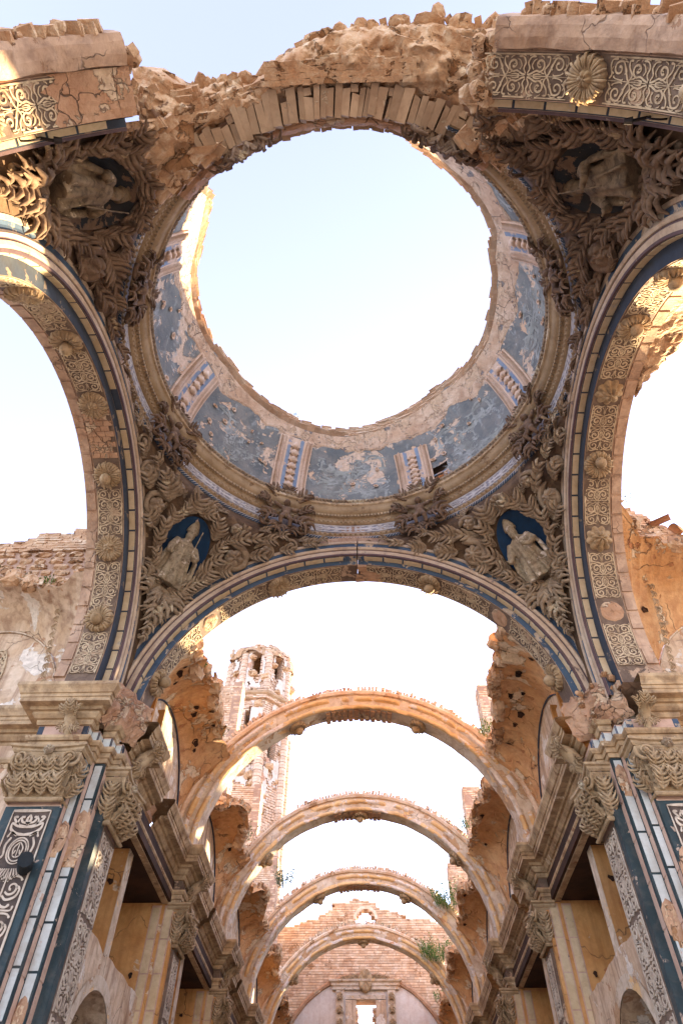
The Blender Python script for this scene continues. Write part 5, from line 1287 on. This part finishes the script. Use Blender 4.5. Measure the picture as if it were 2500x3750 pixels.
# ------------------------------------------------------------------ transept arms: west walls with lunettes
for sx, lab, wlab, tp in ((-1, 'streaked grey brown vault remnant over the painted lunette, weeds along its top', 'ragged brick and stone wall rising behind the weedy vault remnant', ([5.6, 5.95, 6.3, 6.5, 7.1, 7.7, 12], [44, 42, 38.4, 37, 38, 41, 44])),
                    (1, 'brown vault remnant with cracked plaster beside the carved lunette', 'broken tiled wall top falling away behind the carved lunette', ([5.6, 5.9, 6.2, 6.6, 7.1, 12], [58, 55, 48.5, 46.5, 45, 45]))):
    fr = (lambda c, y, z: (-y, c, z)) if sx < 0 else (lambda c, y, z: (y, c, z))
    web('vault_piece', lab, fr, 5.66, 11.5 if sx < 0 else 8.9, tp, R=4.5, xw=4.62, ym=7.75, rl=1.75, hl=1.34, mat='pink_plaster' if sx < 0 else 'web_ochre', seed=31+sx, holes=2, group='broken vault pieces')
    # carved garland down the groin
    gar = put('garland', None, None, T(sx*6.2, 4.4, 9.3)); gar['label'] = 'drop of small stucco husks down the groin of the ' + ('streaked vault remnant' if sx < 0 else 'cracked brown vault remnant'); gar['category'] = 'garland'; gar['group'] = 'husk garlands'
    for k in range(16):
        z = lerp(9.3, 12.1, k/15); y = 6.20 + .12*math.sin(k/15*2) + .012*k; p = fr(4.42 - .010*k - .004*k*k*.35, y, z)
        put('husk', LEAFP[1], gar, frame(p, (0, 0, -1), (0, -1, -.2)) @ SC(.20))
    # painted oval panel in the lunette
    q = MB(); arab(q, 1.5, .8, lambda u, v, h: Vector(fr(4.61 - h, 7.9 + v*1.25*(1-.3*(u/.75)**2), 10.1 + u)), h=.008, w=.06)
    o = q.build('painted_panel', 'frieze_white' if sx < 0 else 'panel_white'); o['label'] = 'faded scrollwork panel in the lunette under the ' + ('streaked' if sx < 0 else 'brown') + ' vault remnant'; o['category'] = 'painting'; o['group'] = 'lunette panels'
    side = 1 if sx < 0 else -1
    tw = thing('transept_wall', wlab, 'wall', T(sx*9, 5.0, 0), 'transept walls')
    run(flipx([(-14, 4.45), (-5.62, 4.45)], sx), ARCHI, side=side).build('architrave', 'cornice', tw); run(flipx([(-14, 4.45), (-5.62, 4.45)], sx), CORN, side=side).build('cornice', 'cornice', tw)
    run(flipx([(-14, 4.46), (-5.62, 4.46)], sx), [(0, 0), (0, 8.4)], side=side).build('lower_wall', 'orange_plaster', tw)
    mb = MB(); arab(mb, 1.2, .22, lambda u, v, h: Vector((sx*(6.4+u), 4.44-h, 8.215+v)), h=.012, w=.035); mb.build('arabesque', 'frieze_white', tw)
    for k, xx in enumerate((6.05, 6.5)):
        panel_box(MB(), (sx*xx, 4.44), (sx*(xx+.30), 4.44), 0, 7.7, -.01, .012, 1 if sx > 0 else -1).build('panel', 'cell_cream', tw)
        panel_box(MB(), (sx*(xx-.08), 4.44), (sx*(xx-.02), 4.44), 0, 7.8, -.01, .012, 1 if sx > 0 else -1).build('blue_edge', 'blue_dark', tw)
    # masonry above: courses of stone low, brick high
    rg = random.Random(77+sx); topf = (lambda x: 15.35 - .30*(x-7.3) + .18*fbm((x*1.5, 1, 1), 1, 4)) if sx < 0 else (lambda x: 16.1 - 1.15*max(0, x-7.3)**.6 + .2*fbm((x*1.7, 2, 1), 1, 4) - (5 if x > 8.9 else 0))
    mort = MB(); cnt = 0; z = 11.6; c = 0
    while z < 16.2:
        isb = z > (14.35 if sx < 0 else 12.9); hgt = rg.uniform(.085, .11) if isb else rg.uniform(.18, .26); x = 5.7 + rg.uniform(0, .2)
        while x < 11.3:
            ln = rg.uniform(.26, .34) if isb else rg.uniform(.3, .6)
            if z + hgt < topf(x + ln/2):
                mort.box((min(sx*x, sx*(x+ln)), 4.99, z), (max(sx*x, sx*(x+ln)), 5.7, z+hgt))
                me = rg.choice(SLABS) if isb else rg.choice(STONES)
                s = (ln*.96, .3, hgt*4.1*.9) if isb else (ln*.46, .2, hgt*.62)
                if cnt < 300: put('brick' if isb else 'stone', me, tw, T(sx*(x+ln/2), 5.02 if isb else 5.05, z+hgt/2) @ SC(s)); cnt += 1
            x += ln
        z += hgt; c += 1
    mort.build('mortar_core', 'mortar', tw, kind='stuff')
    if sx > 0:                                                                        # roof tiles sliding off the ragged top
        TI = MB(); TI.grid([[(.09*math.cos(a), y_, .07*math.sin(a)) for a in np.linspace(.2, PI-.2, 7)] for y_ in (-.2, .2)]); TI.grid([[(.075*math.cos(a), y_, .055*math.sin(a)) for a in np.linspace(.2, PI-.2, 7)] for y_ in (-.2, .2)], flip=True); TI = TI.mesh('tile', 'tile', True)
        for k in range(6):
            x = rg.uniform(7.6, 8.8); put('tile', TI, tw, T(x, rg.uniform(4.7, 5.2), topf(x) + rg.uniform(-.45, -.25)) @ RZ(rg.uniform(-1.2, 1.2)) @ RX(rg.uniform(-.5, .5)) @ SC(rg.uniform(1, 1.5)))

# ------------------------------------------------------------------ brick walls
BRK = [MB().box((-.5, -.5, -.5), (.5, .5, .5), None, .045, random.Random(k+90)).mesh('brick', 'brick') for k in range(6)]
def brick_wall(root, O, u, n, W, H, keep, pitch=.10, ln=.33, depth=.5, maxp=300, mat='brick', mortar=True, seed=0, prio=None):
    """bricks laid on a plane: O origin, u along, n out, z up; keep(u,z) says whether masonry is there"""
    rg = random.Random(seed); u = Vector(u).normalized(); n = Vector(n).normalized(); z = 0; c = 0; mort = MB(); rest = MB(); cnt = 0
    B = Matrix((u, -n, Vector((0, 0, 1)))).transposed().to_4x4(); B.translation = Vector(O)
    L = []
    while z < H:
        x = -ln*(.5 if c % 2 else 0) - rg.uniform(0, .1)
        while x < W:
            l2 = ln*rg.uniform(.9, 1.1); x0, x1 = max(0, x), min(W, x+l2)
            if x1 - x0 > .06 and keep((x0+x1)/2, z+pitch/2): L.append((x0, x1, z))
            x += l2
        z += pitch; c += 1
    for (x0, x1, z) in L:
        mort.box((x0-.003, .02, z), (x1+.003, depth, z+pitch), B)
    idx = sorted(range(len(L)), key=(lambda i: prio(*L[i])) if prio else (lambda i: -L[i][2])) [:maxp]; S = set(idx)
    for i, (x0, x1, z) in enumerate(L):
        M = B @ T((x0+x1)/2, .06 + rg.uniform(-.014, .012), z+pitch/2) @ RZ(rg.uniform(-.02, .02)) @ RY(rg.uniform(-.015, .015)) @ SC((x1-x0-.014, .12, pitch*.80))
        if i in S: put('brick', rg.choice(BRK), root, M)
        else: rest.box((-.5, -.5, -.5), (.5, .5, .5), M, .03, rg)
    if mort.v: mort.build('mortar_core', 'mortar', root, kind='stuff')
    if rest.v: rest.build('brick_courses', mat, root, kind='stuff')
SLAB_ = ['nearest', 'middle', 'farthest']
for sx, data, wd in ((-1, [(16.4, 4.85, 18.75, 2.4), (22.5, 4.58, 17.6, 2.2), (28.5, 4.30, 16.9, 2.0)], 'on the tower side'), (1, [(16.4, 4.95, 18.5, 1.5), (22.5, 4.70, 17.4, 1.6), (28.5, 4.35, 16.6, 1.6)], 'opposite the tower')):
    for k, (y, x, zt, W) in enumerate(data):
        root = thing('brick_buttress', f'{SLAB_[k]} square brick stub standing on the nave wall {wd}', 'buttress', T(sx*(x+W/2), y+.5, 10), 'brick stubs along the nave')
        z0 = 12.0
        kp = lambda u_, z_, k=k, sx=sx: z0 + z_ < zt - .12*abs(ns(u_*3, k, sx)) - .1*(u_ > W*.6)
        if sx < 0: brick_wall(root, (-x - W, y, z0), (1, 0, 0), (0, -1, 0), W, zt-z0, kp, maxp=110, seed=k+1, depth=.3)
        else: brick_wall(root, (x, y, z0), (1, 0, 0), (0, -1, 0), W, zt-z0, kp, maxp=110, seed=k+5, depth=.3)
        # inner side face
        brick_wall(root, (sx*x, y + (.8 if sx > 0 else .0), z0), (0, -1 if sx > 0 else 1, 0), (-sx, 0, 0), .8, zt-z0-.05, lambda u_, z_: True, maxp=0, seed=k+9, depth=.35)
        MB().box((min(sx*(x+.2), sx*(x+W)), y+.25, 9), (max(sx*(x+.2), sx*(x+W)), y+.8, zt-.15)).build('core', 'mortar', root)
# west wall with gable, oculus, lunette and doorway surround
ww = thing('west_wall', 'far brick end wall of the nave with ragged gable and round window', 'wall', T(0, YW, 0))
OC = (0.13, 16.05)
GX = [-7, -4.2, -2.6, -1.6, -.9, -.3, .5, .62, 1.6, 2.6, 4.2, 7]; GZ = [15.2, 15.75, 16.1, 16.8, 17.0, 17.1, 17.1, 16.7, 16.55, 16.1, 15.9, 15.4]
def kw(u_, z_):
    x = u_ - 6.5; z = z_ + 9.0
    if z > pw(x, GX, GZ) + .16*fbm((x*2.2, z*.3, 1), 1, 4): return False
    if (x-OC[0])**2 + ((z-OC[1])*1.0)**2 < .52**2 or (abs(x-OC[0]) < .52 and OC[1]-.1 < z < OC[1]): return False
    for hx, hz in ((-2.9, 14.55), (2.95, 14.6), (-2.55, 12.55), (2.5, 12.5), (1.8, 16.0)):
        if abs(x-hx) < .11 and abs(z-hz) < .11: return False
    if -.44 < x < .55 and z < 12.3: return False
    return True
brick_wall(ww, (-6.5, YW, 9.0), (1, 0, 0), (0, -1, 0), 13, 8.6, kw, pitch=.12, ln=.38, maxp=300, seed=60, depth=.6, prio=lambda a, b, z: abs((a+b)/2-6.5)*.6 + abs(z-6))
MB().grid([[(OC[0] + r_*math.cos(t), y_, OC[1] + r_*math.sin(t)) for t in np.linspace(0, PI, 15)] for r_, y_ in ((.52, YW+.5), (.52, YW-.01), (.53, YW-.03), (.68, YW-.03), (.70, YW))]).build('oculus_rim', 'brick_pale', ww)
MB().box((-6.5, YW+.05, 0), (-.44, YW+.6, 9.0)).build('lower_wall', 'pink_plaster', ww); MB().box((.55, YW+.05, 0), (6.5, YW+.6, 9.0)).build('lower_wall', 'pink_plaster', ww)
# plastered lunette
lun = MB()
for xa, xb in ((-4.35, -.44), (.55, 4.35)):
    g = []
    for i in range(31):
        x = lerp(xa, xb, i/30); zt = 9 + math.sqrt(max(4.36**2 - x*x, .01)); g.append([(x, YW-.03, lerp(9, max(zt, 9.05), k/12)) for k in range(13)])
    lun.grid(g)
g = [[(lerp(-.44, .55, i/6), YW-.03, lerp(12.3, 13.34, k/4)) for k in range(5)] for i in range(7)]; lun.grid(g)
lun.build('lunette', 'white_plaster', ww)
q = MB(); rr_ = [[Vector((R*math.cos(t), YW - .03 - d, 9 + R*math.sin(t))) + Vector((0, 0, .03*fbm((t*9, R, 2)))) for d, R in ((0, 4.30), (.12, 4.32), (.16, 4.42), (.10, 4.50), (0, 4.54))] for t in np.linspace(0, PI, 70)]
q.grid(rr_); q.build('lunette_edge', 'bare', ww)
# doorway surround: jambs, lintel, entablature, two relief panels, shield
dw = thing('window_surround', 'stucco surround with shield crest round the tall far window opening', 'window', T(.05, YW, 9))
for x0, x1 in ((-.98, -.44), (.55, 1.08)):
    MB().box((x0, YW-.10, 9), (x1, YW-.03, 12.3)).build('jamb', 'pink_plaster', dw)
MB().box((-.98, YW-.12, 12.32), (1.08, YW-.03, 12.5)).build('lintel', 'pale_soffit', dw)
for sx in (-1, 1):
    xc = .05 + sx*1.32
    MB().box((xc-.2, YW-.16, 9), (xc+.2, YW-.03, 12.75)).build('pilaster', 'pale_soffit', dw)
    for k in range(5): put('leaf', LEAFP[0], dw, frame((xc, YW-.17, 12.6 - k*.55), (0, 0, -1), (0, -1, 0)) @ SC(.42))
    for k in range(4): put('scroll', VOLP, dw, frame((xc, YW-.17, 12.35 - k*.6), (1, 0, 0), (0, -1, 0)) @ SC(.11))
run([(-1.65, YW-.03), (-1.65, YW-.17), (1.75, YW-.17), (1.75, YW-.03)], [(0, 12.72), (.03, 12.72), (.03, 12.86), (.08, 12.88), (.08, 13.0), (.18, 13.06), (.2, 13.14), (0, 13.16)], side=1).build('entablature', 'pale_soffit', dw)
put('shield', shell_mb(.42, 7, .4, True, 40).mesh('shield', 'stucco_pale', True), dw, frame((.05, YW-.2, 13.1), (0, 0, 1), (0, -1, 0)) @ SC((1.25, .9, 1)))
for sx in (-1, 1):
    for k in range(4): put('leaf', LEAFP[1], dw, frame((.05 + sx*(.35+.2*k), YW-.16, 13.2 - .03*k), (sx, 0, .3), (0, -1, 0)) @ SC(.4))

# ------------------------------------------------------------------ bell tower behind the nave
tow = thing('bell_tower', 'crumbling octagonal brick bell tower behind the nave wall', 'tower', T(-7.0, 31.5, 0))
TX, TY = -6.95, 31.5
tb = MB(); rg = random.Random(8); ang0 = rad(22.5)
def oct_courses(z0, z1, r, pitch, win=None, ragged=None, thick=.55, jit=.02, rows_per=9):
    z = z0; c = 0
    while z < z1:
        for s in range(8):
            a = ang0 + s*PI/4; p = Vector((TX + r*math.cos(a), TY + r*math.sin(a), 0)); q = Vector((TX + r*math.cos(a+PI/4), TY + r*math.sin(a+PI/4), 0)); d = q-p; L = d.length; d.normalize(); nn = Vector((d.y, -d.x, 0))
            B = Matrix((d, -nn, Vector((0, 0, 1)))).transposed().to_4x4(); B.translation = p
            for k in range(rows_per):
                x0 = L*k/rows_per; x1 = L*(k+1)/rows_per; um = (k+.5)/rows_per
                if win and win(s, um, z): continue
                if ragged and z > ragged(a + PI/4*um): continue
                o = rg.uniform(-jit, jit)*1.6 + .22*max(0, fbm((TX + a*2 + um, z*.6, 3), 1, 3))
                tb.box((x0, -.03 + o, z + .01), (x1 - .008, thick, z + pitch*.86), B)
        z += pitch; c += 1
w1 = lambda s, u, z: s in (5, 6, 4) and abs(u-.5) < .2 and 23.2 < z < 26.6 - abs(u-.5)*2
oct_courses(12, 27.2, 2.30, .15, w1)
oct_courses(27.2, 27.7, 2.55, .125); oct_courses(27.7, 28.0, 2.40, .15)
w2 = lambda s, u, z: s in (5, 6, 7) and abs(u-.5) < .22 and 29.2 < z < 31.0
oct_courses(28.0, 31.9, 2.22, .14, w2, lambda a: 31.3 + .5*math.sin(a*1.3+1) + .6*fbm((a*2.5, 0, 0)), jit=.04)
tb.build('brick_courses', 'brick_pale', tow, kind='stuff')
# ragged cap, corner columns, cornice scraps, urn
cap = MB(); rows = []
for i in range(13):
    t = i/12; rows.append([(TX + 2.25*math.cos(t*PI/2)**.7*(1+.16*ns(math.cos(a)*2, math.sin(a)*2, t*3))*math.cos(a), TY + 2.25*math.cos(t*PI/2)**.7*(1+.16*ns(math.cos(a)*2, math.sin(a)*2, t*3))*math.sin(a), 31.0 + 1.5*math.sin(t*PI/2) + .35*ns(math.cos(a)*3, math.sin(a)*3, t*2 + 2)) for a in np.linspace(0, 2*PI, 49)[:-1]])
cap.grid(rows, cv=True); cap.build('cap', 'rubble', tow)
for s in range(8):
    a = ang0 + s*PI/4; c = MB()
    for k in range(19): c.tube([(TX + 2.16*math.cos(a), TY + 2.16*math.sin(a), 28.1 + k*.155), (TX + 2.16*math.cos(a), TY + 2.16*math.sin(a), 28.1 + k*.155 + .135)], .24 + .02*(k % 2), 10)
    c.build('corner_column', 'brick_pale', tow)
    c = MB()
    for k in range(60): c.tube([(TX + 2.34*math.cos(a), TY + 2.34*math.sin(a), 14 + k*.2), (TX + 2.34*math.cos(a), TY + 2.34*math.sin(a), 14 + k*.2 + .175)], .27 + .02*(k % 2), 10)
    c.build('corner_column', 'brick_pale', tow)
run([(TX + 2.5*math.cos(ang0 + s*PI/4), TY + 2.5*math.sin(ang0 + s*PI/4)) for s in range(9)][::-1] if False else [(TX + 2.45*math.cos(ang0 + s*PI/4), TY + 2.45*math.sin(ang0 + s*PI/4)) for s in range(9)], [(0, 27.2), (.1, 27.25), (.1, 27.4), (.25, 27.5), (.28, 27.65), (0, 27.7)], side=1, wob=.05, sub=.25).build('cornice', 'stone_face', tow)
u = MB(); rows = []
for z, r in ((0, .16), (.1, .2), (.16, .10), (.25, .09), (.38, .2), (.5, .24), (.62, .16), (.7, .08), (.8, .1), (.95, .12), (1.05, .06)): rows.append([(TX - 1.95 + r*math.cos(a), TY - 1.2 + r*math.sin(a), 31.1 + z) for a in np.linspace(0, 2*PI, 13)[:-1]])
u.grid(rows, cv=True); u.build('urn', 'stone_face', tow)
for s in (4, 5, 6, 7):                                                                # render that still clings to the faces
    a = ang0 + s*PI/4; q = MB(); g = []
    for (z0, z1, r) in ((20.5, 27.1, 2.38), (28.1, 31.2, 2.30)):
        p0 = Vector((TX + r*math.cos(a), TY + r*math.sin(a), 0)); p1 = Vector((TX + r*math.cos(a+PI/4), TY + r*math.sin(a+PI/4), 0)); nn = Vector((math.cos(a+PI/8), math.sin(a+PI/8), 0)); b0 = len(q.v)
        n1, n2 = 16, int((z1-z0)*8)
        for i in range(n1+1):
            for j in range(n2+1): zz = lerp(z0, z1, j/n2); q.v.append(tuple(p0.lerp(p1, lerp(.16, .84, i/n1)) + nn*(.02 + .03*fbm((i*.3, zz, s), 1, 3)) + Vector((0, 0, zz))))
        for i in range(n1):
            for j in range(n2):
                zz = lerp(z0, z1, j/n2); u_ = lerp(.16, .84, (i+.5)/n1)
                if fbm((u_*2.2 + s*5, zz*.7, 1), 1, 4) < .05 or (w1(s, u_, zz) or w2(s, u_, zz)): continue
                k0 = b0 + i*(n2+1) + j; q.f.append((k0, k0+n2+1, k0+n2+2, k0+1))
    q.build('render_coat', 'white_plaster', tow, kind='stuff')
MB().box((TX+.15, TY-2.72, 23.6), (TX+.85, TY-2.2, 26.2)).build('repair_panel', 'white_plaster', tow)
for k in range(60):
    a = rad(rg.uniform(180, 380)); z = rg.uniform(20, 31); put('stone', rg.choice(STONES), tow, T(TX + 2.15*math.cos(a), TY + 2.15*math.sin(a), z) @ RZ(rg.uniform(0, 6)) @ SC(rg.uniform(.2, .4)))

# ------------------------------------------------------------------ weeds on the ruins
BLADE = {m: MB().grid([[(-w_, 0, z), (w_, 0, z)] if True else 0 for z, w_ in ((0, .012), (.5, .03), (.8, .02), (1, .002))]).v and m for m in ('leaf_green', 'leaf_grey')}
def plant(x, y, z, r, h, n, mat, label, group, seed, droop=.5):
    rg = random.Random(seed); t = thing('weed_clump', label, 'plant', T(x, y, z), group)
    fol = MB(); stem = MB()
    for k in range(n):
        a = rg.uniform(0, 6.28); rr_ = r*rg.random()**.5; b = Vector((x + rr_*math.cos(a), y + rr_*math.sin(a)*.7, z - .04)); hh = h*rg.uniform(.4, 1); le = Vector((math.cos(a), math.sin(a)*.8, 0))*hh*rg.uniform(.1, droop)
        tip = b + le + Vector((0, 0, hh)); mid = (b+tip)/2 + Vector((0, 0, hh*.12)); stem.tube([b, mid, tip], [.006, .005, .002], 3, cap=False)
        for j in range(7):
            f = rg.uniform(.15, 1); p = b.lerp(mid, f*2) if f < .5 else mid.lerp(tip, f*2-1); d = Vector((rg.uniform(-1, 1), rg.uniform(-1, 1), rg.uniform(-.2, .8))).normalized(); s = rg.uniform(.03, .075)*(h/.4)**.5; n_ = d.orthogonal().normalized()
            i0 = len(fol.v); fol.v.extend([tuple(p), tuple(p + d*s*.5 + n_*s*.28), tuple(p + d*s), tuple(p + d*s*.5 - n_*s*.28)]); fol.f.append((i0, i0+1, i0+2, i0+3))
    fol.build('foliage', mat, t); stem.build('stems', mat, t)
P_ = [(-7.3, 3.75, 11.95, .28, .26, 40, 'leaf_green', 'bright green weeds in the middle of the streaked vault remnant', 'weeds on the transept'), (-6.7, 3.75, 11.9, .24, .22, 30, 'leaf_green', 'green weeds at the arch end of the streaked vault remnant', 'weeds on the transept'), (-7.75, 3.65, 12.1, .25, .25, 30, 'leaf_green', 'green weeds farthest out on the streaked vault remnant', 'weeds on the transept'),
      (-8.3, 5.1, 14.95, .2, .25, 20, 'leaf_grey', 'small tuft on top of the ragged brick and stone wall', 'weeds on the transept'), (7.5, 4.9, 15.9, .12, .6, 8, 'leaf_grey', 'dry twigs at the ragged wall end by the arch', 'weeds on the transept'),
      (-3.75, 6.3, 11.7, .15, .3, 16, 'leaf_green', 'tiny tuft on the first vault remnant by the arch', 'weeds on the nave'), (-4.0, 9.7, 12.0, .35, .35, 30, 'leaf_green', 'weeds at the foot of the nearest brick stub by the tower', 'weeds on the nave'), (3.75, 10.1, 12.2, .3, .45, 45, 'leaf_green', 'green weeds at the foot of the nearest brick stub opposite the tower', 'weeds on the nave'),
      (-4.1, 15.7, 11.9, .5, .55, 60, 'leaf_green', 'green bush at the foot of the middle brick stub by the tower', 'weeds on the nave'), (3.7, 15.7, 12.2, .45, .4, 60, 'leaf_green', 'weeds at the foot of the middle brick stub opposite the tower', 'weeds on the nave'), (3.55, 21.9, 12.2, .7, .9, 150, 'leaf_green', 'large dark green bush on the third vault remnant', 'weeds on the nave'),
      (-3.2, 22.7, 13.2, .35, 1.0, 60, 'leaf_grey', 'grey shrub growing on the back of the third nave arch', 'weeds on the nave'), (3.4, 27.9, 12.2, .8, .9, 160, 'leaf_green', 'broad green bush on the fourth vault remnant', 'weeds on the nave'), (4.0, 33.2, 12.0, .5, .6, 70, 'leaf_green', 'green weeds in the corner below the brick gable', 'weeds on the nave'), (-.9, .0, 0, 0, 0, 0, '', '', '', )]
for k, p in enumerate(P_):
    if p[5]: plant(*p, seed=200+k)
b_ = dpt(rad(-27), rad(35), DR+.1); plant(b_.x, b_.y, b_.z, .12, .4, 26, 'leaf_green', 'small green tuft on the dome rim', 'weeds on the dome', 300)
for i, y in enumerate(ARCH_Y[1:]):                                                    # dry grass along the backs of the arches
    fol = MB(); rg = random.Random(400+i)
    for k in range(900 if i else 300):
        th = rad(rg.gauss(90, 20)); p = Vector((4.92*math.cos(th), y + rg.uniform(.0, .6), 9 + 4.92*math.sin(th))); hh = rg.uniform(.06, .2); d = Vector((rg.uniform(-.06, .06), rg.uniform(-.06, .06), hh)); n_ = Vector((rg.uniform(-1, 1), rg.uniform(-1, 1), 0)).normalized()*.008
        i0 = len(fol.v); fol.v.extend([tuple(p-n_), tuple(p+n_), tuple(p+d)]); fol.f.append((i0, i0+1, i0+2))
    o = fol.build('dry_grass', 'leaf_grey'); o['label'] = 'dry grass on the back of the ' + ['second', 'third', 'last'][i] + ' nave arch'; o['category'] = 'grass'; o['kind'] = 'stuff'
# iron brackets at the two springers
for sx, lab in ((-1, 'black iron lamp bracket by the flaked arch end'), (1, 'black iron lamp bracket by the arch end with the boss')):
    t = thing('iron_bracket', lab, 'bracket', T(sx*4.2, -5.0, 10.9), 'iron brackets'); zb = 11.35
    MB().tube([(sx*4.32, -5.05, zb), (sx*4.0, -5.0, zb-.05), (sx*3.75, -4.95, zb-.02)], [.03, .025, .02], 6).build('arm', 'iron', t)
    MB().tube([(sx*4.0 + .13*math.cos(a)*sx, -5.0, zb - .20 + .13*math.sin(a)) for a in np.linspace(0, 5.2, 16)], .014, 5).build('scroll', 'iron', t)
    MB().tube([(sx*3.75, -4.95, zb-.02), (sx*3.66, -4.94, zb+.02)], [.05, .035], 8).build('socket', 'iron', t)

# ------------------------------------------------------------------ the two piers behind the camera that carry the springers
for sx in (-1, 1):
    struct(MB().box((min(sx*4.75, sx*6.4), -6.2, 0), (max(sx*4.75, sx*6.4), -4.9, 9.6)).build('wall_east_pier', 'pink_plaster'))
